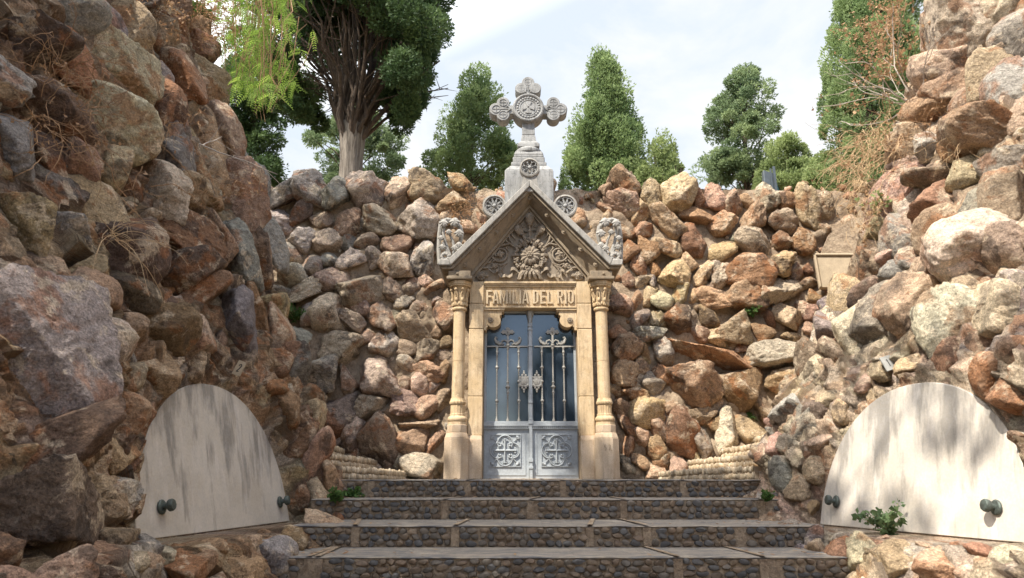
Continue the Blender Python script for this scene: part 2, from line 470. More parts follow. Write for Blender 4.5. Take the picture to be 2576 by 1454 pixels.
# ------------------------------------------------------------------ boulder meshes
_ico = {}
def ico(n):
    if n not in _ico:
        bm = bmesh.new(); bmesh.ops.create_icosphere(bm, subdivisions=n, radius=1)
        V = np.array([v.co[:] for v in bm.verts]); F = np.array([[v.index for v in f.verts] for f in bm.faces]); bm.free()
        V /= np.linalg.norm(V, axis=1)[:, None]
        _ico[n] = (V, F)
    return _ico[n]
def boulder_mesh(center, axes, half, sub, seed, planes=13, crag=1.0, roll=0):
    """angular stone: a unit ball cut by random planes, then weathered; axes rows = right, up, depth"""
    r = np.random.default_rng(seed)
    D, F = ico(sub)
    n = r.normal(size=(planes, 3)); n /= np.linalg.norm(n, axis=1)[:, None]
    # a flattish face toward the viewer makes a broken front
    n = np.vstack([n, [[r.uniform(-.6, .6), r.uniform(-.55, .65), -1]]]); n[-1] /= np.linalg.norm(n[-1])
    h = r.uniform(.36, .92, len(n)); h[-1] = r.uniform(.45, .75)
    def cut(rad, n, h):
        dn = D @ n.T
        return np.minimum(rad, np.where(dn > .04, h[None, :] / np.maximum(dn, .04), 9).min(1))
    rad = cut(np.full(len(D), 1.12), n, h)
    # chips: many shallow cuts near the corners and edges of what is left
    for k in range((9 if crag > .9 else 4) if sub >= 4 else 5):
        P = D * rad[:, None]
        v = P[np.argmax(P @ r.normal(size=3))]
        m = v / np.linalg.norm(v) + r.normal(0, .38, 3); m /= np.linalg.norm(m)
        rad = cut(rad, m[None, :], np.array([(P @ m).max() * r.uniform(.86, .96)]))
    P = D * rad[:, None]
    P[:, 0] += r.uniform(-.35, .35) * P[:, 1]; P[:, 1] += r.uniform(-.25, .25) * P[:, 0]
    mn = P.min(0); mxx = P.max(0); P = (P - (mn + mxx) / 2) / ((mxx - mn) / 2)
    s = r.uniform(0, 99)
    P = P * (1 + crag * (.014 * fbm(P * 1.7 + s, 2, seed % 97) - .014 * np.abs(fbm(P * 3.0 + s, 3, seed % 83)) + .010 * fbm(P * 9 + s, 3, seed % 89 + 5) + .012))[:, None]
    # conchoidal chips: tilted little facets all over, in two sizes
    Dw = D + .10 * np.stack([vnoise(D * 4 + s + q, 7 + q) for q in (0, 5, 9)], 1)
    for cnt, amp, sl in (((46, .046 * crag, .9), (200, .019, 1.2)) if sub >= 4 else ((30, .050, .9),)):
        Sx = r.normal(size=(cnt, 3)); Sx /= np.linalg.norm(Sx, axis=1)[:, None]
        ix = (Dw @ Sx.T).argmax(1); G = r.normal(0, sl, (cnt, 3)); A0 = r.uniform(-.6, .6, cnt)
        P = P * (1 + amp * np.clip(A0[ix] + ((Dw - Sx[ix]) * G[ix]).sum(1) * math.sqrt(cnt) * .5, -1.2, 1.0))[:, None]
    # broken ledges: terraces along a random strike
    k = r.normal(size=3); k /= np.linalg.norm(k)
    st = (P @ k) * r.uniform(1.2, 2.4) + .35 * vnoise(P * 2.2 + s, 3)
    P = P * (1 + crag * .030 * (sstep(.40, .44, st - np.floor(st)) - .5))[:, None]
    c, sn = math.cos(roll), math.sin(roll)
    A = np.array(axes, float)
    R = np.array([c * A[0] - sn * A[1], sn * A[0] + c * A[1], A[2]])     # clockwise-positive in the picture
    W = (P * np.asarray(half)) @ R + np.asarray(center)
    return W, F
TINT = dict(t=(.42, .305, .19), b=(.29, .175, .092), r=(.26, .12, .05), g=(.27, .245, .215), d=(.12, .075, .05), c=(.56, .455, .32), o=(.38, .265, .15), p=(.38, .245, .165))
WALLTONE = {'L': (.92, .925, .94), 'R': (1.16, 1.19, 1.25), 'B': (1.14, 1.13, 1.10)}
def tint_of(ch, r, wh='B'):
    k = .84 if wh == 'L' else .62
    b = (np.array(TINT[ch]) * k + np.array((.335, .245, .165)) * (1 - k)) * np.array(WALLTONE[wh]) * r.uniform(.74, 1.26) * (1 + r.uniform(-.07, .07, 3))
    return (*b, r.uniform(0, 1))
SPOTS = {'L': [], 'R': [], 'B': []}        # (centre, radius) of stones already set
def place_list(which, data, ox, oy, sc, depth, sink, crag, planes, pad=1.04):
    out = []
    for q in data:
        cx, cy, w, h, ang, ch = q
        x = (ox + cx / sc) / 1.5901; y = (oy + cy / sc) / 1.5901
        wp, hp = w / sc / 1.5901 * pad, h / sc / 1.5901 * pad
        p = surf_hit(which, x, y)
        s = 1 / pxm(p)
        hw, hh = wp * s / 2, hp * s / 2
        out.append(dict(p=p, half=np.array([hw, hh, depth * (min(hw, hh) * .6 + max(hw, hh) * .4)]), ang=math.radians(ang), ch=ch, px=max(wp, hp), sink=sink, crag=crag, planes=planes))
    return out
def parse(txt):
    o = []
    for ln in txt.replace('\n', ';').split(';'):
        ln = ln.strip()
        if ln:
            a = ln.split(); o.append((*map(float, a[:5]), a[5]))
    return o
LB = parse('''60 185 90 90 0 t;155 195 100 150 10 g;265 165 150 165 0 g;368 200 130 130 -40 g;480 195 175 150 10 t;640 190 110 130 0 b;765 175 145 140 0 b;905 148 95 80 0 b;870 235 140 110 0 b;705 105 42 45 0 b
110 320 130 105 0 g;222 280 80 100 0 d;315 305 105 80 10 b;425 325 100 110 0 r;562 312 150 130 0 t;735 312 172 165 0 c;487 310 40 90 30 g;838 300 70 80 0 t
225 400 125 100 -15 g;340 395 120 90 0 t;425 405 75 70 20 g;515 400 90 70 0 b;640 415 125 90 0 r;755 430 110 60 0 b;175 465 90 90 20 g;100 375 80 60 0 b
270 500 110 115 0 g;345 478 80 70 0 g;450 485 100 110 30 c;535 470 70 90 0 t;625 500 160 110 0 o;750 485 105 140 -10 g
190 560 120 120 30 c;355 560 140 90 0 b;245 622 150 80 -15 t;490 615 215 130 0 t;618 600 90 110 0 b;690 590 80 80 0 t;760 570 70 50 20 p;790 600 95 60 -20 b;150 640 80 80 0 g
350 715 140 150 15 t;435 745 120 90 0 p;488 690 85 70 0 b;580 725 110 120 0 o;665 660 80 70 0 c;740 685 80 75 0 p;810 655 50 45 0 g;830 715 90 110 20 t;257 715 90 100 30 c;640 730 50 80 0 t
715 770 128 125 0 o;400 860 165 125 0 o;235 845 75 100 0 g;515 812 75 60 0 b;582 840 122 110 -5 c;680 862 80 70 0 t;752 870 100 110 30 d;800 790 45 50 0 b;842 830 60 60 0 b;825 885 60 60 0 t
310 975 165 160 10 g;425 997 85 115 10 t;560 985 190 150 0 p;680 930 85 80 0 c;770 965 125 90 -10 b;560 908 70 35 0 t;665 1005 60 60 0 b;732 1015 70 90 -20 t;792 1025 45 55 15 g;835 960 50 90 0 b
385 1140 140 180 10 d;510 1095 150 110 0 o;665 1090 130 120 -10 p;757 1110 95 95 0 b;828 1085 60 90 0 t;255 1060 90 90 0 b
450 1235 90 130 0 t;550 1240 150 215 0 b;730 1180 155 52 5 b;695 1255 150 125 0 r;802 1265 80 100 0 b;740 1368 170 100 0 g;592 1340 50 70 0 t;370 1262 55 42 0 t;642 1335 50 80 0 t;440 1330 80 70 0 b''')
RB = parse('''25 180 55 75 0 b;110 155 125 115 0 o;100 240 130 130 -20 t;222 212 90 130 0 o;318 205 125 165 0 p;415 210 65 95 0 r;477 205 88 118 -10 p;565 235 80 110 0 p;630 225 60 62 0 b;710 212 85 122 0 c;800 235 92 85 0 r;892 265 85 195 0 t;170 280 65 110 15 t;955 250 70 120 0 c;20 260 60 60 0 b
35 305 62 62 0 t;282 328 142 132 0 t;410 288 132 82 0 b;525 325 105 92 0 o;650 305 108 122 0 p;782 325 132 100 0 t;110 360 70 65 0 b;180 350 82 62 0 b;950 350 70 80 0 t
400 397 112 135 0 r;285 430 105 92 0 t;645 425 182 130 15 c;782 395 88 75 0 r;872 400 92 105 0 r;515 445 102 98 0 o;202 440 82 105 0 r;132 440 85 92 0 r;585 390 60 60 0 g
375 490 72 85 0 o;430 545 68 112 0 t;305 537 112 122 0 t;632 535 170 130 15 r;768 500 112 105 0 o;510 550 72 112 5 c;837 530 62 82 0 g;890 515 42 62 0 r;165 500 60 92 0 p;240 520 42 90 -10 r;470 600 50 50 0 t
185 570 72 62 0 c;225 580 40 82 0 g;893 577 85 48 0 o;122 565 52 62 0 b;210 640 72 82 0 t;270 655 92 88 0 c;345 625 92 98 0 o;405 635 52 62 0 o;490 650 148 92 10 o;615 640 175 125 0 b;772 622 195 105 0 c;920 635 72 65 0 b;90 670 102 82 30 t;890 697 88 78 0 p;150 650 55 80 0 b
460 715 78 90 0 b;335 735 128 132 0 d;567 775 148 132 0 t;800 722 122 112 0 t;722 735 48 85 0 r;170 735 78 82 0 g;208 800 132 60 0 g;690 797 98 88 0 b;435 800 92 72 0 t;500 817 92 80 0 t;827 810 82 38 0 o;905 785 72 75 0 t;80 795 72 62 0 b;240 735 60 70 0 t
115 862 112 125 0 p;263 870 95 122 20 g;465 882 320 92 22 r;745 890 242 112 0 g;195 880 48 82 0 o;110 957 115 112 0 t;175 935 52 72 0 p;610 850 60 50 0 b
388 1020 225 172 0 b;605 1035 178 168 0 r;780 997 158 98 0 b;225 1012 102 102 0 g;270 965 72 82 0 r;155 1047 112 82 0 o;390 925 72 42 0 t;70 1040 70 60 0 t;845 1000 50 80 0 t
200 1130 142 145 0 o;715 1135 128 152 0 d;430 1145 125 72 0 t;800 1110 52 82 0 t;90 1120 70 80 0 b;300 1110 70 60 0 b
340 1220 128 195 0 r;540 1215 102 180 -10 c;247 1200 82 92 0 p;437 1270 78 132 0 g;640 1205 112 122 0 t;240 1290 78 102 0 b;180 1245 82 82 0 t;330 1372 92 98 0 p;170 1345 72 62 0 b;235 1392 82 58 0 t;262 1340 72 62 0 t;120 1190 72 82 0 b;110 1262 62 102 0 b;480 1180 60 60 0 b;395 1330 60 80 0 t;110 1360 60 90 0 g''')
LF1 = parse('''330 90 230 260 35 g;510 130 130 200 0 g;640 180 150 250 0 t;800 200 165 185 0 o;490 15 90 60 0 b;170 60 220 160 20 b;130 260 270 270 25 d;330 340 195 315 0 r;580 390 265 295 20 t;760 400 155 165 0 g;880 420 135 250 -25 b;1010 275 115 160 0 b;905 190 85 160 0 r;985 180 90 150 0 b;1040 420 165 260 -25 t;690 20 200 130 0 d;870 60 150 140 0 b;30 60 130 150 0 b
220 600 315 300 25 d;540 660 315 315 0 c;790 560 185 265 0 r;930 560 90 170 0 t;1090 700 195 260 -25 p;1075 780 125 390 -25 o;870 790 265 225 25 g;1190 820 105 130 0 g;1160 640 70 110 0 r
90 770 245 335 -25 g;250 850 125 345 -10 d;370 850 205 255 10 p;560 880 205 235 20 c;650 940 70 140 -15 d;810 1010 265 335 -20 c;450 1030 285 225 0 t;920 980 165 190 0 b;1010 930 150 200 0 b;1190 1010 205 310 -15 p;1270 940 75 190 0 g;720 760 90 120 0 b
120 1180 275 300 0 o;590 1290 295 315 0 d;310 1180 205 160 0 g;860 1190 305 235 0 r;1080 1230 165 265 -10 p;1180 1290 195 295 0 g;1290 1290 115 265 -10 b;1355 1240 110 235 -15 g;210 1390 235 180 0 t;900 1400 255 235 0 d;400 1380 185 160 0 t;740 1120 120 110 0 t''')
LF2 = parse('''190 380 405 640 -15 g;400 110 205 225 0 p;620 110 205 205 0 d;760 270 245 245 10 b;490 370 215 265 0 c;610 260 150 120 0 o;720 500 245 235 0 o;930 100 235 185 0 b;940 300 135 165 0 t;930 430 135 180 -10 p;1100 250 175 285 0 g;1215 200 105 265 -10 r;1285 200 125 165 0 o;1330 310 95 265 0 t;1390 450 115 205 0 g;580 520 155 140 0 t;1060 110 130 160 0 d;50 80 130 260 0 b
205 800 465 310 5 d;180 1130 410 425 0 d;570 660 225 170 0 p;540 860 225 305 0 t;510 1070 300 225 0 g;500 1290 320 235 0 o;690 1030 85 150 0 d;745 730 100 170 0 b;690 860 90 160 0 o
1370 640 140 150 0 b;1430 800 115 165 0 b;1485 690 125 145 0 o;1400 960 95 155 0 b;1512 880 115 235 0 p;1510 1090 125 205 -10 c;1560 980 85 155 0 b;1480 590 135 110 0 o;1440 330 95 125 0 g;1300 560 120 90 0 b;1330 430 100 120 0 b;1440 1060 80 120 0 b;1590 1010 70 90 0 b
560 1410 305 130 0 t;780 1350 225 130 0 c;1000 1330 185 130 0 b;1180 1290 205 120 0 t;1100 1410 265 120 0 b;1300 1370 185 170 0 g;1400 1290 110 110 0 b;860 1430 205 110 0 b;1270 1250 105 70 0 b;700 1400 120 120 0 o;1420 1390 90 120 0 b''')
RF1 = parse('''1200 190 340 400 20 c;1095 220 185 250 0 t;1430 60 155 170 0 c;1480 200 165 210 0 g;1330 80 185 250 10 c;1120 380 235 185 0 t;1340 450 195 290 15 o;1450 450 155 265 20 g;1200 480 255 175 -15 p;1080 560 265 175 -15 b;1240 545 115 165 0 t;1320 700 335 225 0 b;1060 745 175 135 0 g;1000 640 125 190 0 b;1060 900 235 125 -10 d;1240 875 205 165 0 t;1420 860 195 175 0 g;1110 1045 245 215 -10 r;1280 1030 205 210 0 g;1425 1020 165 275 0 t;1100 1190 205 245 0 p;1270 1280 340 315 -10 c;1450 1270 185 225 0 p;890 1020 145 310 10 p;900 1200 165 225 0 g;845 1300 115 105 0 p;960 1320 175 135 0 g;700 1390 185 210 10 o;765 1345 130 120 0 d;870 1400 155 145 0 g;1050 1390 145 155 0 p;1480 600 90 160 0 t;950 750 165 200 -20 t;1200 40 140 150 0 t;985 480 90 120 0 t;880 870 110 150 0 t;760 1180 110 150 0 t;1180 760 110 110 0 b''')
RF2 = parse('''610 130 115 200 15 o;720 110 165 160 0 d;520 170 115 165 0 g;800 220 185 295 20 g;900 200 185 305 0 p;1110 270 215 375 0 c;1330 170 265 245 0 c;1080 390 115 165 0 r;650 290 155 225 10 c;520 290 145 165 0 g;560 400 135 155 0 d;470 480 105 175 0 c;400 460 95 250 -10 d;700 520 155 95 0 t;765 465 95 90 0 t;900 440 185 140 0 o;1280 490 195 320 0 r;1385 580 155 155 0 r;1425 400 120 170 0 p;1400 780 125 110 0 o;330 660 155 135 20 g;370 780 115 310 10 g;440 700 75 160 0 d;475 805 105 60 0 t;575 660 120 150 0 t;500 620 105 110 0 o;430 930 130 175 0 t;280 960 115 155 0 g;430 1120 100 130 0 b;250 830 105 115 0 p;350 1040 90 120 0 t;1010 330 90 180 0 b;1230 330 80 150 0 b;1190 90 150 140 0 t;1420 60 120 130 0 g
430 1250 110 130 0 g;570 1270 175 115 0 c;560 1375 175 175 0 r;690 1365 165 220 0 c;840 1385 185 165 0 o;970 1310 205 110 0 p;1130 1310 185 110 0 p;1250 1350 165 135 0 r;1370 1380 165 150 0 c;1050 1415 205 115 0 t;1200 1430 160 100 0 c;760 1265 115 75 0 p;470 1350 80 120 0 b''')
items = {'B': [], 'L': [], 'R': []}
items['B'] += place_list('B', LB, 1000, 600, 1.0767, 1.05, .10, 1.0, 8, 1.20)
items['B'] += place_list('B', RB, 2400, 600, 1.0767, 1.05, .10, 1.0, 8, 1.20)
items['L'] += place_list('L', LF1, 0, 0, 1.2536, 1.15, .10, .6, 5, 1.32)
items['L'] += place_list('L', LF2, 0, 1100, 1.2, 1.15, .10, .6, 5, 1.32)
items['R'] += place_list('R', RF1, 2900, 0, 1.2534, 1.15, .12, .6, 5, 1.30)
items['R'] += place_list('R', RF2, 2900, 1100, 1.2, 1.15, .12, .6, 5, 1.30)
def niche_free(which, p, rad):
    """keep stones out of the arched recess: push them back behind the slab rim"""
    S = {'L': SLL, 'R': SLR}.get(which)
    if S is None: return True
    e = float(arch_e(S, np.array(p[1]), np.array(p[2])))
    return e > 1.0 + .55 * rad
def clear_of_monument(p, r):
    return not (abs(p[0] - .24) < .98 + r * .3 and p[2] < 2.55) and not (p[2] >= 2.5 and abs(p[0] - .24) < max(0, (3.9 - p[2]) / 1.0) * .8)
# far more stones than the listed ones: fill what is left, large to small
CH = {'B': 'ttttbbbogcpr', 'L': 'bbtttggddrpoc', 'R': 'tttcccppggrb'}
def surf_point(which, r):
    if which == 'B':
        x = r.uniform(-6.5, 7.5); z = r.uniform(-.1, 4.32); return np.array([x, float(back_y(x, z)), z]), np.array([0, -.99, .14])
    Y = r.uniform(1.6, YEND); z = r.uniform(-1.3, 6.4)
    x = float((face_l if which == 'L' else face_r)(np.array(Y), np.array(z)))
    n = np.array([.93, 0, .36]) if which == 'L' else np.array([-.9, 0, .43])
    return np.array([x, Y, z]), n
for wh in 'BLR':
    r = np.random.default_rng({'B': 3, 'L': 4, 'R': 5}[wh])
    pts = [it['p'] for it in items[wh]]; rad = [float(np.sqrt(it['half'][0] * it['half'][1])) for it in items[wh]]
    for size, tries in (((.20, 120), (.12, 250), (.07, 350)) if wh != 'B' else ((.17, 350), (.11, 500), (.07, 700), (.045, 700), (.03, 700))):
        PP = np.array(pts); RR = np.array(rad)
        for _ in range(tries + (260 if wh != 'B' and size < .15 else 0)):
            p, n = surf_point(wh, r)
            if _ >= tries:
                Y_ = r.uniform(3, 7); z_ = r.uniform(-.8, -.36); p = np.array([float((face_l if wh == 'L' else face_r)(np.array(Y_), np.array(z_))), Y_, z_])
            q = size * r.uniform(.8, 1.25)
            if not niche_free(wh, p, 1.0 if q > .1 else .3): continue
            d = np.linalg.norm(PP - p, axis=1)
            if (d < (RR * .86 + q * .80)).any(): continue
            a = r.uniform(.75, 1.3)
            items[wh].append(dict(p=p, half=np.array([q * a, q / a, q * 1.0]), ang=r.uniform(-.6, .6), ch=CH[wh][r.integers(len(CH[wh]))], px=q * 2 * pxm(p) if np.dot(p, FWD) > .5 else 5, sink=.16, crag=1.1, planes=8))
            pts.append(p); rad.append(q); PP = np.vstack([PP, p]); RR = np.append(RR, q)
WALLTHING = {}
def poly_dist(q, u, v):
    a = q; b = np.roll(q, -1, 0); d = b - a; p = np.array([u, v])
    t = np.clip(((p - a) * d).sum(1) / (d * d).sum(1), 0, 1); dist = np.linalg.norm(p - a - d * t[:, None], axis=1).min()
    c = ((a[:, 1] > v) != (b[:, 1] > v)) & (u < (b[:, 0] - a[:, 0]) * (v - a[:, 1]) / (b[:, 1] - a[:, 1] + 1e-12) + a[:, 0])
    return bool(c.sum() % 2), float(dist)
OUT = {}
for wh_, S_ in (('L', SLL), ('R', SLR)):
    cy_ = (S_['fy'] + S_['ny']) / 2; a_ = (S_['fy'] - S_['ny']) / 2; q_ = []
    for k_ in range(31):
        t_ = PI * k_ / 30; Y_ = cy_ + a_ * math.copysign(abs(math.cos(t_)) ** .93, math.cos(t_)); z_ = S_['zb'] + S_['h'] * math.sin(t_) ** .93
        p_ = np.array([float(slab_x(S_, Y_, z_)), Y_, z_]); d_ = np.dot(p_, FWD)
        q_.append((np.dot(p_, RIGHT) / d_ * FPX + 1288, 727 - np.dot(p_, UP) / d_ * FPX))
    OUT[wh_] = np.array(q_)
def build_wall(wh, name, label, cat, loc, grid, partname='boulder'):
    th = empty(name, loc, label, cat)
    WALLTHING[wh] = th
    V, F = grid[:2]
    if wh == 'B': mesh_np('mortar_core', V, F, M['mortar'], th)
    else: mesh_np('rough_core', V, F, M['rock'], th, tint=grid[2])
    L = []
    for i, it in enumerate(items[wh]):
        p = it['p']
        if wh == 'B' and not clear_of_monument(p, max(it['half'][:2])): continue
        S = {'L': SLL, 'R': SLR}.get(wh)
        half = it['half'].copy(); c = p.copy()
        if S is not None:
            e = float(arch_e(S, np.array(p[1]), np.array(p[2])))
            if e < 1.02: continue                       # inside the arch: only the slab is there
            d = np.dot(p, FWD)
            if d > .6:
                u_ = np.dot(p, RIGHT) / d * FPX + 1288; v_ = 727 - np.dot(p, UP) / d * FPX
                q_ = OUT[wh]; inside, dist = poly_dist(q_, u_, v_)
                rp = max(half[0], half[1]) * FPX / d
                if inside and (e < 1.25 or e > 8): continue
                if inside or dist < rp * 1.22:
                    if it['crag'] > 1.05: continue
                    half = half * max(.38, 0 if inside else dist / (rp * 1.22))
        L.append((float(it['px']), i, it, half, c))
    L.sort(key=lambda q: -q[0])
    def vis(q):
        p = q[4]; d = np.dot(p, FWD)
        if d < .3: return False
        u = np.dot(p, RIGHT) / d * FPX + 1288; v = 727 - np.dot(p, UP) / d * FPX
        return -60 < u < 2640 and -60 < v < 1500
    shown = [q for q in L if vis(q)]; rest = [q for q in L if not vis(q)]
    big = shown[:100]; small = shown[100:] + rest
    nrm = {'B': np.array([0, -1., .1]), 'L': np.array([.93, -.1, .3]), 'R': np.array([-.9, -.1, .4])}[wh]
    def geo(q, sub):
        px, i, it, half, c = q
        r = np.random.default_rng(1000 * ord(wh) + i)
        c = c + nrm * (half[2] * (.18 - it['sink'] + r.uniform(-.12, .18)))
        f = np.array([0, 1., 0]) if wh == 'B' else FWD
        rt = RIGHT; up = np.cross(rt, f) if wh == 'B' else UP
        yaw = r.uniform(-.35, .35)
        A = np.array([math.cos(yaw) * rt + math.sin(yaw) * f, up, -math.sin(yaw) * rt + math.cos(yaw) * f])
        W, Fc = boulder_mesh(c, A, half, sub, 7919 * i + ord(wh), it['planes'], it['crag'], it['ang'])
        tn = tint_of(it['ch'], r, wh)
        if wh == 'B' and it['p'][0] < -.6:
            it_a = tn[3]; q = min(1, (-.6 - it['p'][0]) / 1.2); g_ = sum(tn[:3]) / 3; tn = tuple(v * (1 - .35 * q) + g_ * .35 * q for v in tn[:3]); tn = tuple(v * (1 + .22 * q) for v in tn) + (it_a,)
        return W, Fc, tn
    for q in big:
        sub = 5 if q[0] > 190 else 4
        W, Fc, tn = geo(q, sub)
        mesh_np('boulder', W, Fc, M['rock'], th, tint=np.tile(tn, (len(W), 1)))
    VV = []; FF = []; TT = []; n = 0
    for q in small:
        W, Fc, tn = geo(q, 3 if q[0] > 22 and q in shown else 2)
        VV.append(W); FF.append(Fc + n); TT.append(np.tile(tn, (len(W), 1))); n += len(W)
    o = mesh_np('small_stones', np.vstack(VV), np.vstack(FF), M['rock'], th, tint=np.vstack(TT))
    tag(o, kind='stuff')
    return th
def grid_mesh(fn, us, vs):
    U, Vv = np.meshgrid(us, vs); P = fn(U.ravel(), Vv.ravel())
    a, b = len(us), len(vs)
    idx = np.arange(a * b).reshape(b, a)
    F = np.stack([idx[:-1, :-1].ravel(), idx[:-1, 1:].ravel(), idx[1:, 1:].ravel(), idx[1:, :-1].ravel()], 1)
    return P, F
def rough(P, n, amp, sc, seed):
    return P + np.asarray(n)[None, :] * (amp * fbm(P * sc, 4, seed, .6))[:, None]
# flank: u runs along Y up to the corner, then turns away along X
def flank_fn(face, sgn):
    def fn(u, z):
        Y = np.minimum(u, YEND); over = np.maximum(u - YEND, 0)
        x = face(Y, z)
        P = np.stack([x + sgn * over, Y + np.minimum(over, .12) * .9, z], 1)
        return P
    return fn
us = np.concatenate([np.linspace(.9, 4, 60), np.linspace(4.03, YEND, 150), YEND + np.linspace(.02, 4.5, 90)])
vs = np.concatenate([np.linspace(-1.7, -.6, 24), np.linspace(-.57, .95, 76), np.linspace(1.0, 6.6, 120)])
def crags(P, F, nrm, S, seed, chs):
    """broken rock between the boulders: tilted facets in two sizes, each with its own colour"""
    r = np.random.default_rng(seed); disp = np.zeros(len(P)); tint = np.zeros((len(P), 4))
    vis = P
    warp = P + .05 * np.stack([fbm(P * 3, 3, seed + q) for q in (1, 2, 3)], 1)
    for cell, amp, tone in ((.34, .10, 1), (.13, .050, 0)):
        lo, hi = P.min(0), P.max(0)
        keep = r.random(len(P)) < min(1, .9 / (cell / .03) ** 2)
        Sx = P[keep] + r.normal(0, cell * .3, (keep.sum(), 3))
        G = r.normal(0, .42, (len(Sx), 3)); A0 = r.uniform(-.5, .6, len(Sx))
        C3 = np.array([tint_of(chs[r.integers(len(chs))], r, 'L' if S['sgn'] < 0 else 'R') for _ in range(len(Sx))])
        idx = np.zeros(len(P), int)
        # nearest site by blocks along Y
        order = np.argsort(P[:, 1]); sy = np.argsort(Sx[:, 1]); Sy = Sx[sy]
        for k in range(0, len(P), 1500):
            o = order[k:k + 1500]; q = warp[o]
            a = np.searchsorted(Sy[:, 1], q[:, 1].min() - cell * 2.5); b = np.searchsorted(Sy[:, 1], q[:, 1].max() + cell * 2.5)
            if b - a < 3: a, b = 0, len(Sy)
            d = ((q[:, None, :] - Sy[None, a:b, :]) ** 2).sum(2)
            idx[o] = sy[a + d.argmin(1)]
        rel = (warp - Sx[idx]) / cell
        if S['sgn'] < 0 and tone: C3[:, :3] *= .88  # left core colour darkened as brown shadow, so the boulders stand out
        disp += amp * np.clip(A0[idx] + (rel * G[idx]).sum(1) * 1.3, -1, 1.1)
        tint = C3[idx] if tone else np.concatenate([tint[:, :3] * .55 + C3[idx][:, :3] * .45, tint[:, 3:]], 1)
    disp += .05 + .022 * fbm(P * 7, 4, seed, .6) - .03 * np.abs(fbm(P * 3.3, 3, seed + 9))
    e = arch_e(S, P[:, 1], P[:, 2]); disp = np.where(e < 8, disp * sstep(1.02, 1.12, e), disp)
    return P + np.asarray(nrm)[None, :] * disp[:, None], F, tint
gl = grid_mesh(flank_fn(face_l, -1), us, vs); gl = crags(gl[0], gl[1][:, ::-1], (.85, -.1, .4), SLL, 3, 'ttbbbbcddgor')
gr = grid_mesh(flank_fn(face_r, 1), us, vs); gr = crags(gr[0], gr[1], (-.85, -.1, .4), SLR, 8, 'tttccccbppogg')
gb = grid_mesh(lambda x, z: np.stack([x, back_y(x, z), z], 1), np.linspace(-6.8, 8.2, 300), np.linspace(-.3, 4.26, 110))
gb = (rough(gb[0] + np.array([0, -.015, 0]), (0, -1, .1), .075, 3.2, 5), gb[1])
build_wall('L', 'rock_face', 'tall shaded rock face of big angular brown boulders around the grey arched slab', 'rock wall', (-2.2, 5.5, -1.2), gl)
build_wall('R', 'rock_face', 'tall sunlit rock face of pale and rust boulders around the white arched slab', 'rock wall', (2.9, 5.5, -1.2), gr)
build_wall('B', 'rubble_wall', 'rough wall of rounded brown stones in mortar behind the gabled tomb front', 'stone wall', (.3, 9.2, -.03), gb)
# ------------------------------------------------------------------ front stairs: cobbled risers under slate treads
def cobbles(rect, seed, y0, cell=.080, cols=None, vertical=False, strips=()):
    """rounded stones set in the riser face; rect = (x0,x1,z0,z1) on the plane y=y0 (faces -Y)"""
    r = np.random.default_rng(seed); x0, x1, z0, z1 = rect
    VV = []; FF = []; TT = []; n = 0
    rows = 3
    hz = (z1 - z0) / rows
    D, F = ico(2)
    keep = D[:, 1] < .35
    for k in range(rows):
        x = x0 + r.uniform(0, .04)
        while x < x1 - .02:
            w = cell * r.uniform(.62, 1.2); h = hz * r.uniform(.84, 1.10)
            cx = x + w / 2; x += w * 1.07
            if any(abs(cx - s) < .045 for s in strips): continue
            cz = z0 + (k + .5) * hz + r.uniform(-.012, .012)
            cz = min(max(cz, z0 + h * .42), z1 - h * .44)
            pl = np.vstack([r.normal(size=(9, 3)) * np.array([1, .35, 1]), [[r.uniform(-.3, .3), -1, r.uniform(-.3, .3)]]]); pl /= np.linalg.norm(pl, axis=1)[:, None]; hh = r.uniform(.72, 1, 10); hh[-1] = .62
            dn = D @ pl.T; rad = np.minimum(np.where(dn > .05, hh / np.maximum(dn, .05), 9).min(1), 1.05)
            P = D * rad[:, None]; a = r.uniform(-.5, .5)
            P = P * np.array([w * .53, .026, h * .55])
            P = np.stack([P[:, 0] * math.cos(a * .4) - P[:, 2] * math.sin(a * .4), P[:, 1], P[:, 0] * math.sin(a * .4) + P[:, 2] * math.cos(a * .4)], 1)
            VV.append(P + np.array([cx, y0 - .003 + r.uniform(0, .007), cz])); FF.append(F + n); n += len(P)
            t = [(.125, .105, .082), (.088, .083, .077), (.145, .102, .066), (.165, .12, .078), (.135, .112, .086), (.076, .073, .07)][r.integers(6)]
            if abs(cx - .66) < .045 and abs(cz + .465) < .03: t = (.62, .60, .57)
            TT.append(np.tile((*(np.array(t) * r.uniform(.8, 1.25)), r.uniform(0, 1)), (len(P), 1)))
    return np.vstack(VV), np.vstack(FF), np.vstack(TT)
stairs = empty('garden_stairs', (.3, 5.9, -1.2), 'wide dark stairs with pebble studded risers leading up to the grey tomb door', 'stairs')
LEV = [-.027, -.197, -.375, -.538, -.683, -.84, -1.0, -1.17]
YS = [7.2, 6.6, 5.78, 5.10, 4.52, 3.9, 3.3, 2.6]
XL = [-1.95, -1.85, -1.78, -1.72, -1.70, -1.7, -1.7, -1.7]; XR = [2.75, 2.60, 2.50, 2.42, 2.4, 2.4, 2.4, 2.4]
rs = np.random.default_rng(5)
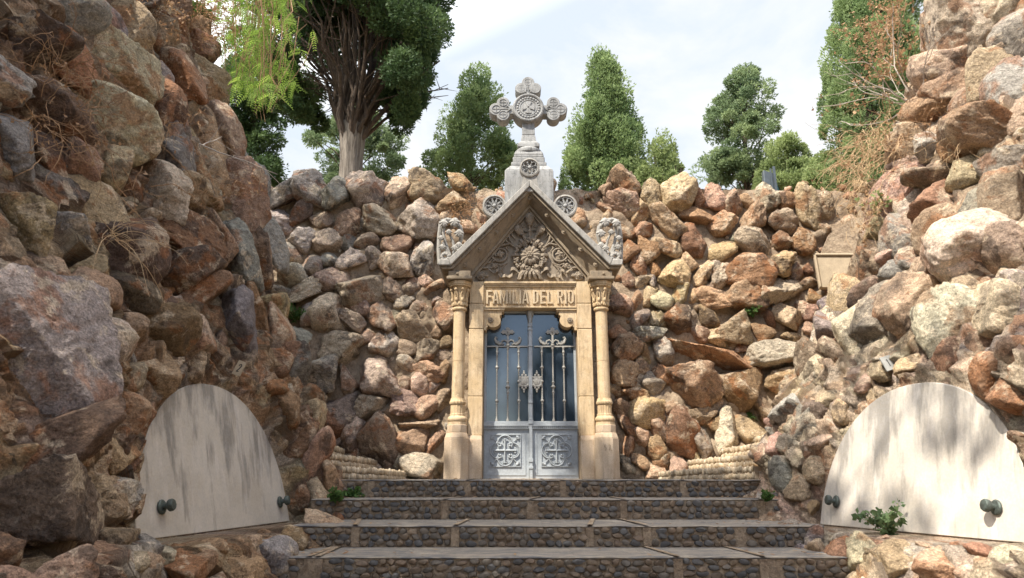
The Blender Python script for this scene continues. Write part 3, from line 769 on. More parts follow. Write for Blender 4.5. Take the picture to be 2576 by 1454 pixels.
for i in range(7):
    z1, z0 = LEV[i], LEV[i + 1]; y = YS[i]; yb = 9.0 if i == 0 else YS[i - 1] + .05
    mb = MB()
    mb.box(XL[i], XR[i], y + .004, yb, z0 - .25, z1 - .013)
    strips = sorted(rs.uniform(XL[i] + .3, XR[i] - .2, 5))
    V, F, T = cobbles((XL[i] + .02, XR[i] - .02, z0 + .002, z1 - .012), 40 + i, y, strips=strips)
    jb = MB()
    for s in strips[:4]:
        d = rs.uniform(-.18, .18)
        jb.add([(s - .022, y - .022, z1 + .010), (s + .022, y - .022, z1 + .010), (s + .022 + d, yb, z1 + .009), (s - .022 + d, yb, z1 + .009)], [(0, 1, 2, 3)])
        jb.box(s - .032, s + .032, y - .012, y + .02, z0 + .005, z1 - .014)
    st = mesh_multi('step', [(mb.v, mb.f, M['mortar'], None), (V, F, M['pebble'], T), (jb.v, jb.f, M['mortar'], None)], stairs)
    # slate tread with a worn front edge
    n = 170
    xs = np.linspace(XL[i], XR[i], n)
    wob = .012 * vnoise(np.stack([xs * 5, xs * 0 + i, xs * 0], 1), 4) + .005 * vnoise(np.stack([xs * 17, xs * 0 + i, xs * 0], 1), 5)
    hz = .006 * vnoise(np.stack([xs * 6, xs * 0 + 7 + i, xs * 0], 1), 6)
    V = []
    for k in range(n):
        V += [(xs[k], y - .006 + wob[k] * .6, z1 - .013), (xs[k], y - .012 + wob[k] * .6, z1 - .006 + hz[k] * .5), (xs[k], y + .004 + wob[k], z1 + hz[k] * .6), (xs[k], (y + yb) / 2, z1 + hz[(k * 7) % n] * .5), (xs[k], yb, z1)]
    F = [(k * 5 + j, (k + 1) * 5 + j, (k + 1) * 5 + j + 1, k * 5 + j + 1) for k in range(n - 1) for j in range(4)]
    mesh_np('slate_tread', V, F, M['slate'], st, smooth=False)
# ------------------------------------------------------------------ low side stairs, right and left
def side_steps(sgn, name, label):
    th = empty(name, (.24 + sgn * 2.0, 8.2, -.03), label, 'stairs')
    r = np.random.default_rng(9 + sgn)
    for k in range(6):
        # plan line of each riser: far end by the wall, near end behind the corner of the rock face
        far = np.array([.24 + sgn * (1.58 + .42 * k), 9.12]); near = np.array([.24 + sgn * (2.02 + .36 * k), 7.34])
        if sgn > 0: far = np.array([.24 + 1.62 + .42 * k, 9.12]); near = np.array([.24 + 2.28 + .40 * k, 7.34])
        m = 24
        T_ = np.linspace(0, 1, m)
        L = far[None, :] * (1 - T_)[:, None] + near[None, :] * T_[:, None]
        L[:, 0] -= sgn * .10 * np.sin(T_ * PI)
        zt = .06 + .145 * k + .05 * T_
        zb = -.09 + .145 * k + .0 * T_
        mb = MB()
        V = []; 
        for j in range(m):
            x, y = L[j]
            V += [(x, y, zb[j]), (x, y, zt[j]), (x + sgn * .62, y, zt[j] - .01), (x + sgn * .62, y, zb[j])]
        F = [(j * 4 + q, (j + 1) * 4 + q, (j + 1) * 4 + (q + 1) % 4, j * 4 + (q + 1) % 4) for j in range(m - 1) for q in range(3)]
        F += [(0, 1, 2, 3), tuple((m - 1) * 4 + q for q in (3, 2, 1, 0))]
        mb.add(V, F)
        # upright pebbles along the riser and the tread edge
        D, Fi = ico(2); VV = []; FF = []; TT = []; n = 0
        nrm = np.array([-(near - far)[1], (near - far)[0]]); nrm = nrm / np.linalg.norm(nrm)
        if nrm[0] * sgn > 0: nrm = -nrm
        for j in range(62):
            t = (j + .5) / 62
            i0 = min(int(t * (m - 1)), m - 2); f = t * (m - 1) - i0
            p = L[i0] * (1 - f) + L[i0 + 1] * f
            z = zt[0] + (zt[-1] - zt[0]) * t
            for row in range(2):
                h = .034 * r.uniform(.85, 1.2); w = .018 * r.uniform(.8, 1.2)
                c = np.array([p[0] + nrm[0] * .004, p[1] + nrm[1] * .004, z - .03 - row * .068 + r.uniform(-.01, .01)])
                VV.append(D * np.array([w, w, h]) + c); FF.append(Fi + n); n += len(D)
                cc = np.array([(.42, .33, .22), (.36, .28, .18), (.46, .38, .27), (.30, .24, .16)][r.integers(4)]) * r.uniform(.85, 1.15)
                TT.append(np.tile((*cc, 0), (len(D), 1)))
        mesh_multi('step', [(mb.v, mb.f, M['pale' if sgn > 0 else 'mortar'], None), (np.vstack(VV), np.vstack(FF), M['pebble'], np.vstack(TT))], th)
side_steps(-1, 'side_stairs', 'narrow pebble edged stairs climbing left behind the shaded rock face')
side_steps(1, 'side_stairs', 'sunlit pebble edged stairs climbing right behind the pale rock face')

# ------------------------------------------------------------------ arched marble slabs and their bronze studs
def slab(S, name, label, knobs):
    cy = (S['fy'] + S['ny']) / 2; a = (S['fy'] - S['ny']) / 2
    pts = [(cy + a * 1.03, S['zb'])]
    for k in range(0, 41):
        t = PI * k / 40
        c, s_ = math.cos(t), math.sin(t)
        pts.append((cy + a * 1.03 * math.copysign(abs(c) ** (2 / 2.15), c), S['zb'] + S['h'] * 1.03 * s_ ** (2 / 2.15)))
    pts.append((cy - a * 1.03, S['zb']))
    pts = pts[1:-1]
    n = len(pts); V = []
    for off in (0, .09):
        for Y, z in pts:
            V.append((float(slab_x(S, Y, z)) + S['sgn'] * (off - .002), Y, z))
    mb = MB(); mb.add(V, [tuple(range(n)), tuple(range(2 * n - 1, n - 1, -1))] + [(i, i + n, (i + 1) % n + n, (i + 1) % n) for i in range(n)])
    th = empty(name, (float(slab_x(S, cy, S['zb'])), cy, S['zb']), label, 'tomb slab')
    mb.build('marble_panel', M['marble' if S['sgn'] > 0 else 'marble_shaded_grimy'], th, bevel=.006)
    for px, py in knobs:
        d = ray(px, py); ts = np.linspace(2, 9, 4000); P = d[None, :] * ts[:, None]
        g = (P[:, 0] - slab_x(S, P[:, 1], P[:, 2])) * S['sgn']
        p = P[int(np.argmax(g > -.002))]
        nx = Vector((-S['sgn'], 0, S['tilt'])).normalized()
        q = Vector((0, 0, 1)).rotation_difference(nx)
        def L(prof, seg=20, lob=0, amp=0):
            m_ = MB(); m_.lathe(prof, (0, 0, 0), seg=seg, lobes=lob, amp=amp)
            m_.v = [tuple(q @ Vector(v) + Vector(p.tolist())) for v in m_.v]; return m_
        kb = L([(.050, 0), (.052, .010), (.045, .018), (.020, .022), (.019, .050), (.028, .054)]).build('bronze_stud', M['bronze'], th)
        L([(.034, .052), (.041, .058), (.041, .082), (.036, .090), (.018, .094)], 24, 8, .03).build('stud_head', M['bronze'], kb)
def litter():
    r = np.random.default_rng(21); VV = []; FF = []; TT = []; n = 0
    for q in range(420):
        i = int(r.integers(0, 6)); x = r.choice([r.uniform(XL[i] + .1, XR[i] - .1), XL[i] + .15 + abs(r.normal(0, .25)), XR[i] - .15 - abs(r.normal(0, .3))])
        y = YS[i] + (.012 + abs(r.normal(0, .10)) if i and r.random() < .3 else r.uniform(.03, .6)); y = min(y, (YS[i - 1] if i else 8.4) - .03)
        a = r.uniform(0, 6.3); L = r.uniform(.012, .03); z = LEV[i] + .012
        u = np.array([math.cos(a), math.sin(a), r.uniform(-.2, .3)]) * L; v = np.array([-math.sin(a), math.cos(a), r.uniform(-.2, .4)]) * L * .4
        p = np.array([x, y, z]); VV.append(np.array([p - u, p - v, p + u, p + v])); FF.append(np.array([[n, n + 1, n + 2, n + 3]])); n += 4
        t = r.uniform(0, 1); TT.append(np.tile((t, t, t, 1), (4, 1)))
    tag(mesh_np('fallen_leaves', np.vstack(VV), np.vstack(FF), M['leaf_dry'], None, smooth=False, tint=np.vstack(TT)), kind='stuff')
litter()
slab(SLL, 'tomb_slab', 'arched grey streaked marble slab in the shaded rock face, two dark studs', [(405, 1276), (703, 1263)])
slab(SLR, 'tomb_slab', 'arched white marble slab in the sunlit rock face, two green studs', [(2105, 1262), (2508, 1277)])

# ------------------------------------------------------------------ small number plates over the arches, panel in the wall corner
def plate(name, label, c, wv, hv, mat, strokes):
    """flat plate at c spanned by half-vectors wv, hv; strokes are 2-D polylines on it"""
    w = Vector(wv); h = Vector(hv); n = w.cross(h).normalized(); C_ = Vector(c)
    if n.y > 0: n = -n
    th = empty(name, C_, label, 'number plate')
    mb = MB(); V = [C_ + sx * w + sy * h + o * n for o in (0, .014) for sx, sy in ((-1, -1), (1, -1), (1, 1), (-1, 1))]
    mb.add(V, [(0, 1, 2, 3), (7, 6, 5, 4), (0, 4, 5, 1), (1, 5, 6, 2), (2, 6, 7, 3), (3, 7, 4, 0)])
    mb.build('plate', mat, th)
    mb = MB()
    for s in strokes:
        mb.tube([C_ + a * w + b * h + .0145 * n for a, b in s], .0042, 5)
    mb.build('digit', M['ink'], th)
two = [[(-.28, .28), (-.18, .50), (.08, .56), (.28, .40), (.26, .16), (.04, -.14), (-.26, -.46), (-.30, -.52), (.0, -.46), (.30, -.50)]]
pl = surf_hit('L', 603, 927)
plate('number_plate', 'small cream plate with the number 2 above the shaded grey slab', pl * .97, (.035, .0, -.012), (.022, .01, .062), M['plaque'], two)
one = [[(-.12, .42), (.02, .52), (.02, -.48)]]
pr = surf_hit('R', 2233, 914)
plate('number_plate', 'small grey plate with a thin stroke above the sunlit white slab', pr * .975, (.045, .0, .014), (-.02, .01, .058), M['plaque_grey'], one)
# pale framed tablet where the wall meets the right rock face
A0 = at(2052, 640, 9.35); 
def tab():
    th = empty('stone_tablet', tuple(at(2085, 720, 9.3)), 'pale framed stone tablet leaning in the corner beside the sunlit rock face', 'tablet')
    c = at(2092, 680, 9.28); mb = MB()
    q = [at(2050, 642, 9.30), at(2145, 642, 9.12), at(2140, 722, 9.10), at(2064, 722, 9.28)]
    n = np.array([-.15, -.98, .1])
    V = [p for p in q] + [p - n * .10 for p in q]
    mb.add(V, [(0, 1, 2, 3), (7, 6, 5, 4), (0, 4, 5, 1), (1, 5, 6, 2), (2, 6, 7, 3), (3, 7, 4, 0)])
    mb.build('tablet_face', M['plaque'], th)
    mb = MB()
    for i in (3, 0):
        a, b = q[i], q[(i + 1) % 4]
        mb.tube([a + n * .012, b + n * .012], .022, 4)
    mb.build('tablet_frame', M['plaque'], th)
    # fan-shaped plastered panel above it, cut by a sloping rubble edge
    q = [at(2064, 640, 9.36), at(2085, 590, 9.40), at(2130, 555, 9.40), at(2170, 545, 9.36), at(2170, 640, 9.3)]
    mb = MB(); V = q + [p - n * .08 for p in q]; k = len(q)
    mb.add(V, [tuple(range(k)), tuple(range(2 * k - 1, k - 1, -1))] + [(i, i + k, (i + 1) % k + k, (i + 1) % k) for i in range(k)])
    mb.build('arched_panel', M['mortar'], th)
tab()
# ------------------------------------------------------------------ the gabled tomb front
X0 = .24
Z0 = -.027
mau = empty('mausoleum', (X0, 8.9, Z0), 'ochre stone tomb front with steep carved gable, two columns and a tall cross on top', 'mausoleum')
def mx(pts): return [(X0 + a, b) for a, b in pts]
def B(name, mat, fn, parent=mau, **k):
    m_ = MB(); fn(m_); return m_.build(name, M[mat], parent, **k)
# body behind the front (gable shaped prism up to the rock wall)
B('tomb_body', 'weathered', lambda m: (m.box(X0 - .80, X0 - .60, 8.82, 9.75, Z0, 2.5), m.box(X0 + .60, X0 + .80, 8.82, 9.75, Z0, 2.5),
    m.box(X0 - .60, X0 + .60, 9.55, 9.75, Z0, 2.5), m.prism(mx([(-.98, 2.502), (.98, 2.502), (.98, 2.65), (0, 3.72), (-.98, 2.65)]), 8.90, 9.95)))
def octo(cx, cy, hw, hd, ch):
    return [(cx - hw, cy + hd), (cx - hw, cy - hd + ch), (cx - hw + ch, cy - hd), (cx + hw - ch, cy - hd), (cx + hw, cy - hd + ch), (cx + hw, cy + hd)]
for s in (-1, 1):
    cx = X0 + s * .925; cy = 8.68
    ped = MB()
    ped.vprism(octo(cx, cy, .150, .16, .085), Z0, .46)
    ped.vprism(octo(cx, cy, .150, .16, .085), .46, .53, .84, (cx, cy + .02))
    ped.vprism(octo(cx, cy + .005, .122, .135, .07), .53, .625)
    pd = ped.build('pedestal', M['pale'], mau, bevel=.006)
    if s > 0:
        # the worn number cut in the right pedestal
        mb = MB(); zc = .345; sx = X0 + .925; w = .021; yf = 8.519
        five = [(.5, 1), (-.4, 1), (-.5, .15), (.1, .3), (.5, -.1), (.45, -.6), (.05, -1), (-.5, -.75)]
        seven = [(-.6, 1), (.6, 1), (-.05, -1)]
        for off, g in ((-.028, five), (.022, seven)):
            mb.tube([(sx + off + a * w * .8, yf, zc + b * .032) for a, b in g], .0042, 5)
        mb.ball((sx + .048, yf, zc - .030), .006)
        mb.build('number', M['weathered'], pd)
    cb = MB()
    cb.vprism([(cx + .125 * math.cos(PI / 8 + k * PI / 4), cy + .125 * math.sin(PI / 8 + k * PI / 4)) for k in range(8)], .625, .660)
    cb.lathe([(.105, .660), (.121, .678), (.124, .700), (.114, .722), (.098, .735), (.098, .745)], (cx, cy, 0), seg=28)
    col = MB()
    col.lathe([(.0795, .955), (.0778, 1.42), (.0745, 1.422), (.0745, 1.426), (.0778, 1.428), (.076, 2.085)], (cx, cy, 0), seg=28)
    shaft = col.build('column', M['ochre'], mau)
    cb.build('column_base', M['ochre'], shaft)
    B('fluted_drum', 'ochre', lambda m: (m.lathe([(.094, .745), (.094, .760), (.086, .765), (.086, .872), (.094, .878), (.101, .892), (.101, .912), (.092, .922), (.086, .955)], (cx, cy, 0), seg=64, lobes=16, amp=.03)), shaft)
    B('neck_ring', 'ochre', lambda m: m.lathe([(.076, 2.085), (.094, 2.095), (.099, 2.110), (.094, 2.126), (.080, 2.136)], (cx, cy, 0), seg=28), shaft)
    def cap(m):
        m.lathe([(.078, 2.136), (.080, 2.20), (.088, 2.30), (.106, 2.385), (.112, 2.405)], (cx, cy, 0), seg=24)
        for k in range(8):
            a = -PI / 2 + k * PI / 4 + (PI / 8)
            ca, sa = math.cos(a), math.sin(a)
            # scrolling stalks that cross and curl under the abacus
            for tw in (-1, 1):
                P = []
                for q in range(9):
                    t = q / 8; aa = a + tw * (.32 * math.sin(t * PI * .9) - .16); rr = .086 + .03 * t * t + .008
                    P.append((cx + rr * math.cos(aa), cy + rr * math.sin(aa), 2.15 + .215 * t))
                m.tube(P, [.011 - .003 * q / 8 for q in range(9)], 5)
            rr = .118
            m.ball((cx + rr * ca, cy + rr * sa, 2.362), .022, 8, 6, 1, 1, 1.1)
            m.ball((cx + .100 * ca, cy + .100 * sa, 2.225), .020, 8, 6, 1, 1, 1.5)
            m.ball((cx + .094 * math.cos(a + .39), cy + .094 * math.sin(a + .39), 2.175), .016, 8, 6, 1, 1, 1.6)
    B('capital', 'ochre', cap, shaft)
    B('abacus', 'ochre', lambda m: (m.vprism([(cx + .150 * math.cos(PI / 8 + k * PI / 4), cy + .150 * math.sin(PI / 8 + k * PI / 4)) for k in range(8)], 2.405, 2.425, 1.0),
        m.vprism([(cx + .158 * math.cos(PI / 8 + k * PI / 4), cy + .158 * math.sin(PI / 8 + k * PI / 4)) for k in range(8)], 2.425, 2.475)), shaft, bevel=.004)
    # pilaster beside the door
    a, b = (-.80, -.612) if s < 0 else (.612, .80)
    jb = MB()
    jb.box(X0 + a, X0 + b, 8.700, 8.98, .50, .985); jb.box(X0 + a, X0 + b, 8.702, 8.98, .989, 1.86); jb.box(X0 + a, X0 + b, 8.699, 8.98, 1.864, 2.199)
    jb.box(X0 + a, X0 + b, 8.698, 8.98, 2.203, 2.50)
    ja = B('door_jamb', 'ochre', lambda m: (m.v.extend(jb.v), m.f.extend(jb.f)), bevel=.008)
    B('jamb_plinth', 'pale', lambda m: (m.box(X0 + a + (.0 if s > 0 else -.0), X0 + b, 8.655, 8.985, Z0, .44), m.vprism([(X0 + a, 8.655), (X0 + b, 8.655), (X0 + b, 8.985), (X0 + a, 8.985)], .44, .50, .93, ((X0 * 2 + a + b) / 2, 8.985))), ja, bevel=.006)
    # capping block over column and jamb
    B('impost', 'weathered', lambda m: (m.box(X0 + s * .925 - .165, X0 + s * .925 + .165, 8.50, 8.96, 2.478, 2.52), m.box(X0 + s * .925 - .145, X0 + s * .925 + .145, 8.53, 8.96, 2.52, 2.60)), bevel=.008)
# lintel with the raised family name
lin = B('lintel', 'ochre', lambda m: (m.box(X0 - .612, X0 + .612, 8.735, 8.98, 2.145, 2.50)), bevel=.004)
B('lintel_moulding', 'ochre', lambda m: (m.box(X0 - .611, X0 + .611, 8.690, 8.734, 2.472, 2.500), m.box(X0 - .611, X0 + .611, 8.705, 8.7345, 2.452, 2.4715), m.box(X0 - .611, X0 + .611, 8.716, 8.7348, 2.428, 2.4515),
    m.box(X0 - .611, X0 - .594, 8.718, 8.7346, 2.165, 2.4275), m.box(X0 + .594, X0 + .611, 8.718, 8.7346, 2.165, 2.4275), m.box(X0 - .611, X0 + .611, 8.712, 8.7347, 2.145, 2.1645)), lin, bevel=.003)
def letters(m):
    S = .026      # stroke
    zb, zt = 2.198, 2.385; H = zt - zb
    def bar(x0, x1, z0, z1): m.prism([(x0, z0), (x1, z0), (x1, z1), (x0, z1)], 8.708, 8.736)
    def poly(p): m.prism(p, 8.708, 8.736)
    def F_(x, w): bar(x, x + S, zb, zt); bar(x + S, x + w, zt - S, zt); bar(x + S, x + w * .8, zb + H * .46, zb + H * .46 + S)
    def A_(x, w):
        c = x + w / 2
        poly([(x, zb), (x + S * .95, zb), (c, zt - S * 1.5), (x + w - S * .95, zb), (x + w, zb), (c + S * .55, zt), (c - S * .55, zt)])
        bar(x + w * .27, x + w * .73, zb + H * .22, zb + H * .22 + S * .85)
    def M_(x, w):
        bar(x, x + S, zb, zt); bar(x + w - S, x + w, zb, zt); c = x + w / 2
        poly([(x + S, zt), (x + S, zt - S * 2), (c, zb + S * .4), (x + w - S, zt - S * 2), (x + w - S, zt), (c, zb + S * 3.0)])
    def I_(x): bar(x, x + S, zb, zt)
    def L_(x, w): bar(x, x + S, zb, zt); bar(x + S, x + w, zb, zb + S)
    def E_(x, w): bar(x, x + S, zb, zt); bar(x + S, x + w, zb, zb + S); bar(x + S, x + w, zt - S, zt); bar(x + S, x + w * .85, zb + H * .44, zb + H * .44 + S)
    def ring(x, w, ch, z0=None, z1=None, left=True):
        z0 = zb if z0 is None else z0; z1 = zt if z1 is None else z1; c2 = ch * .55
        if left is not None: bar(x, x + S, z0 + (ch if left else 0), z1 - (ch if left else 0))
        bar(x + w - S, x + w, z0 + ch, z1 - ch)
        bar(x + (ch if left else S), x + w - ch, z0, z0 + S); bar(x + (ch if left else S), x + w - ch, z1 - S, z1)
        poly([(x + w - ch, z0), (x + w, z0 + ch), (x + w - S, z0 + ch), (x + w - ch, z0 + S)]); poly([(x + w - ch, z1), (x + w, z1 - ch), (x + w - S, z1 - ch), (x + w - ch, z1 - S)])
        if left:
            poly([(x + ch, z0), (x, z0 + ch), (x + S, z0 + ch), (x + ch, z0 + S)]); poly([(x + ch, z1), (x, z1 - ch), (x + S, z1 - ch), (x + ch, z1 - S)])
    def R_(x, w):
        bar(x, x + S, zb, zt); ring(x, w, .03, zb + H * .42, zt, None)
        poly([(x + w * .42, zb + H * .42), (x + w * .72, zb + H * .42), (x + w, zb), (x + w - S * 1.05, zb)])
    x = X0 - .580
    for ch, w, gap in (('F', .078, .004), ('A', .086, .008), ('M', .110, .016), ('I', S, .016), ('L', .074, .018), ('I', S, .010), ('A', .092, .052), ('D', .074, .022), ('E', .072, .020), ('L', .074, .058), ('R', .078, .020), ('I', S, .018), ('O', .078, 0)):
        if ch == 'F': F_(x, w)
        elif ch == 'A': A_(x, w)
        elif ch == 'M': M_(x, w)
        elif ch == 'I': I_(x)
        elif ch == 'L': L_(x, w)
        elif ch == 'E': E_(x, w)
        elif ch == 'D': ring(x, w, .034, left=False); bar(x, x + S, zb, zt) if False else None
        elif ch == 'R': R_(x, w)
        elif ch == 'O': ring(x, w, .034)
        x += w + gap
    return x
ins = B('inscription', 'letter', lambda m: letters(m), lin, bevel=.003)
# brackets in the upper door corners
for s in (-1, 1):
    pts = [(.611, 2.144), (.345, 2.144), (.345, 2.100), (.375, 2.095), (.375, 2.055), (.395, 2.050)]
    for k in range(13):
        a = math.radians(150 + 15 * k * 1.0)
        pts.append((.485 + .098 * math.cos(a), 1.985 + .098 * math.sin(a)))
    pts += [(.555, 1.90), (.575, 1.885), (.575, 1.85), (.611, 1.85)]
    br = B('bracket', 'ochre', lambda m: m.prism(mx([(s * a, b) for a, b in pts]), 8.745, 8.93), bevel=.004)
    def ros(m):
        c = (X0 + s * .52, 8.745, 1.985)
        for k in range(8):
            a = k * PI / 4
            m.ball((c[0] + .024 * math.cos(a), c[1] - .006, c[2] + .024 * math.sin(a)), .016, 8, 6, 1, .8, 1)
        m.ball((c[0], c[1] - .012, c[2]), .015)
    B('rosette', 'carved', ros, br)
    B('bracket_cap', 'ochre', lambda m: (m.box(X0 + min(s * .338, s * .6105), X0 + max(s * .338, s * .6105), 8.722, 8.744, 2.116, 2.1435)), br, bevel=.004)

# ------------------------------------------------------------------ metal double door
YD = 8.90
def ribbon_spiral(m, c, r0, r1, a0, a1, y, rad, n=22, rad1=None):
    P = []; R = []
    for i in range(n):
        t = i / (n - 1); a = a0 + (a1 - a0) * t; r = r0 + (r1 - r0) * t
        P.append((c[0] + r * math.cos(a), y, c[1] + r * math.sin(a))); R.append(rad + ((rad1 if rad1 is not None else rad) - rad) * t)
    m.tube(P, R, 6)
def baluster(m, x, z0, z1, y, kind):
    L = z1 - z0
    if kind == 'mid':
        kn = [(.50, .026)]
        prof = [(.011, 0), (.014, .02), (.009, .03)]
    prof = [(.018, 0), (.018, .018), (.011, .035), (.0085, .06)]
    knots = [(.27, .024), (.72, .024), (.93, .018)] if kind == 'side' else [(.385, .018), (.455, .030), (.52, .018)]
    for f, r in knots:
        z = L * f
        prof += [(.0085, z - .045), (.013, z - .038), (.010, z - .028), (r * .8, z - .010), (r, z), (r * .8, z + .010), (.010, z + .028), (.013, z + .038), (.0085, z + .045)]
    prof += [(.010, L - .03), (.017, L - .018), (.017, L)]
    zs = [p[1] for p in prof]
    m.lathe([p for i, p in enumerate(prof)], (x, y, z0), seg=10)
    # twisted strand round the plain lengths
    for ph in (0, PI):
        P = []
        n = int(L / .008)
        for i in range(n):
            z = .06 + (L - .10) * i / n
            if any(abs(z - L * f) < .045 for f, r in knots):
                if len(P) > 2: m.tube(P, .0036, 4)
                P = []; continue
            a = z * 2 * PI / .045 + ph
            P.append((x + .008 * math.cos(a), y + .008 * math.sin(a), z0 + z))
        if len(P) > 2: m.tube(P, .0036, 4)
for s in (-1, 1):
    xa, xb = (X0 - .609, X0 - .021) if s < 0 else (X0 + .021, X0 + .609)
    xo, xi = (xa, xb) if s < 0 else (xb, xa)          # outer, inner
    leaf = B('door_leaf', 'metal', lambda m: (m.box(xa, xb, YD + .012, YD + .05, Z0 + .004, .655),
        m.box(min(xo, xo - s * .036), max(xo, xo - s * .036), YD + .002, YD + .05, .656, 2.143), m.box(min(xi, xi + s * .010), max(xi, xi + s * .010), YD + .004, YD + .05, .656, 2.143),
        m.box(xa + .037, xb - .011, YD + .006, YD + .05, 2.118, 2.142)), bevel=.003)
    xc = X0 + s * .328
    B('glass_pane', 'glass', lambda m: m.box(xa + .006, xb - .006, YD + .028, YD + .034, .66, 2.13), leaf)
    # frame, sill with dentils
    def rail(m):
        m.box(xa, xb, YD - .030, YD + .0115, .628, .672)
        m.box(xa, xb, YD - .018, YD + .0116, .592, .606)
        k = 0
        x = xa + .012
        while x < xb - .012:
            m.box(x, x + .013, YD - .026, YD + .011, .6065, .6275); x += .0255
        m.box(xa, xb, YD - .022, YD + .0118, .6725, .690)
    B('door_rail', 'metal', rail, leaf, bevel=.002)
    def panel(m):
        # sunk border, square frame, quatrefoil, cross, corner leaves
        for (a, b, w, y) in ((.262, .305, .010, YD + .004), (.200, .200, .009, YD - .004)):
            zc = .325
            m.box(xc - a, xc + a, y, YD + .0119, zc + b - w, zc + b); m.box(xc - a, xc + a, y, YD + .0119, zc - b, zc - b + w)
            m.box(xc - a, xc - a + w, y, YD + .0119, zc - b + w, zc + b - w); m.box(xc + a - w, xc + a, y, YD + .0119, zc - b + w, zc + b - w)
        zc = .325
        for k in range(4):
            a = k * PI / 2; c = (xc + .094 * math.cos(a), zc + .094 * math.sin(a))
            for rr, rd, yy in ((.094, .0085, YD - .002), (.076, .005, YD + .004)):
                P = [(c[0] + rr * math.cos(a + t), yy, c[1] + rr * math.sin(a + t)) for t in np.linspace(-2.2, 2.2, 26)]
                m.tube(P, rd, 6)
            # cusps
            b = a + PI / 4
            m.ball((xc + .082 * math.cos(b), YD - .004, zc + .082 * math.sin(b)), .015)
            for d in (-.28, .28):
                m.ball((xc + .098 * math.cos(b + d * .7), YD - .002, zc + .098 * math.sin(b + d * .7)), .010)
            # corner sprig
            for q in range(5):
                bb = b + (q - 2) * .42
                c0 = (xc + .212 * math.cos(b), zc + .212 * math.sin(b))
                m.tube([(c0[0], YD + .004, c0[1]), (c0[0] + .022 * math.cos(bb), YD - .004, c0[1] + .022 * math.sin(bb)), (c0[0] + .042 * math.cos(bb), YD + .004, c0[1] + .042 * math.sin(bb))], [.009, .010, .003], 5)
            m.tube([(xc + .11 * math.cos(b), YD, zc + .11 * math.sin(b)), (xc + .20 * math.cos(b), YD, zc + .20 * math.sin(b))], .007, 5)
            # cross arm with scrolled end
            e = .125 if k != 3 else .135
            m.tube([(xc, YD - .002, zc), (xc + e * math.cos(a), YD - .002, zc + e * math.sin(a))], .0125, 4)
            m.tube([(xc, YD - .012, zc), (xc + e * .95 * math.cos(a), YD - .012, zc + e * .95 * math.sin(a))], .004, 4)
            for d in (-1, 1):
                pc = (xc + e * math.cos(a) - d * .020 * math.sin(a), zc + e * math.sin(a) + d * .020 * math.cos(a))
                ribbon_spiral(m, pc, .018, .006, a - d * PI * .5, a + d * PI * 1.1, YD - .003, .0055, 14)
            m.ball((xc + (e + .014) * math.cos(a), YD - .003, zc + (e + .014) * math.sin(a)), .012)
    B('ornamental_panel', 'metal', panel, leaf)
    # cross bar, balusters, finial, lock
    B('cross_bar', 'iron', lambda m: m.box(xa + .03, xb, YD - .012, YD + .006, 1.655, 1.672), leaf)
    for off, kind in ((.152, 'side'), (.296, 'mid'), (.438, 'side')):
        m_ = MB(); baluster(m_, X0 + s * off, .690, 1.655, YD - .004, kind); m_.build('baluster', M['iron'], leaf)
    def fin(m):
        cx = X0 + s * .296; z = 1.672; y = YD - .006
        m.lathe([(.026, 0), (.026, .012), (.018, .02), (.022, .034)], (cx, y, z), seg=12)
        m.prism([(cx - .014, z + .03), (cx + .014, z + .03), (cx + .012, z + .16), (cx - .012, z + .16)], y - .010, y + .008)
        zc = z + .178
        dia = [(0, .075), (.018, .058), (.030, .062), (.022, .040), (.040, .028), (.062, .040), (.090, 0), (.062, -.022), (.040, -.010), (.020, -.030), (-.020, -.030), (-.040, -.010), (-.062, -.022), (-.090, 0), (-.062, .040), (-.040, .028), (-.022, .040), (-.030, .062), (-.018, .058)]
        m.prism([(cx + a, zc + b) for a, b in dia], y - .010, y + .008)
        m.ball((cx, y - .010, zc + .01), .016)
        for d in (-1, 1):
            # plumed wing curling outward
            P = [(cx + d * .012, z + .055), (cx + d * .040, z + .078), (cx + d * .075, z + .066), (cx + d * .085, z + .030), (cx + d * .062, z + .016), (cx + d * .050, z + .034)]
            m.tube([(a, y, b) for a, b in P], [.008, .010, .011, .010, .008, .006], 6)
            P = [(cx + d * .070, z + .030), (cx + d * .110, z + .022), (cx + d * .150, z + .045), (cx + d * .172, z + .090), (cx + d * .160, z + .118), (cx + d * .142, z + .112), (cx + d * .145, z + .096)]
            m.tube([(a, y, b) for a, b in P], [.010, .018, .020, .014, .009, .007, .005], 6)
            for q in range(4):
                m.tube([(cx + d * (.085 + .022 * q), y - .008, z + .020 + .006 * q), (cx + d * (.105 + .022 * q), y - .012, z + .050 + .014 * q)], .005, 4)
    B('finial_cross', 'iron', fin, leaf)
    def lock(m):
        a, b = (X0 + s * .022, X0 + s * .150); zc = 1.20
        m.box(min(a, b), max(a, b), YD - .022, YD + .002, zc - .066, zc + .066)
        c = X0 + s * .084
        m.lathe([(.036, 0), (.036, .006), (.028, .008)], (c, YD - .022, zc), 'y', 20)
        m.box(c - .005, c + .005, YD - .034, YD - .028, zc - .014, zc + .016)
        for d in (-1, 1):
            for q in (-1, 0, 1):
                m.ball((c + q * .022, YD - .010, zc + d * (.078 + (.0 if q else .030))), .016, 8, 6, 1, .6, 1.2)
            m.ball((c, YD - .010, zc + d * .132), .011, 8, 6, 1, .6, 1.3)
            for q in (-1, 1): m.ball((c + q * .05, YD - .020, zc + d * .05), .012)
        m.ball((X0 + s * .152, YD - .012, zc), .020)
        for q in range(6):
            t = q * PI / 3; m.ball((c + .043 * math.cos(t), YD - .022, zc + .043 * math.sin(t)), .007)
    B('lock_plate', 'iron', lock, leaf)
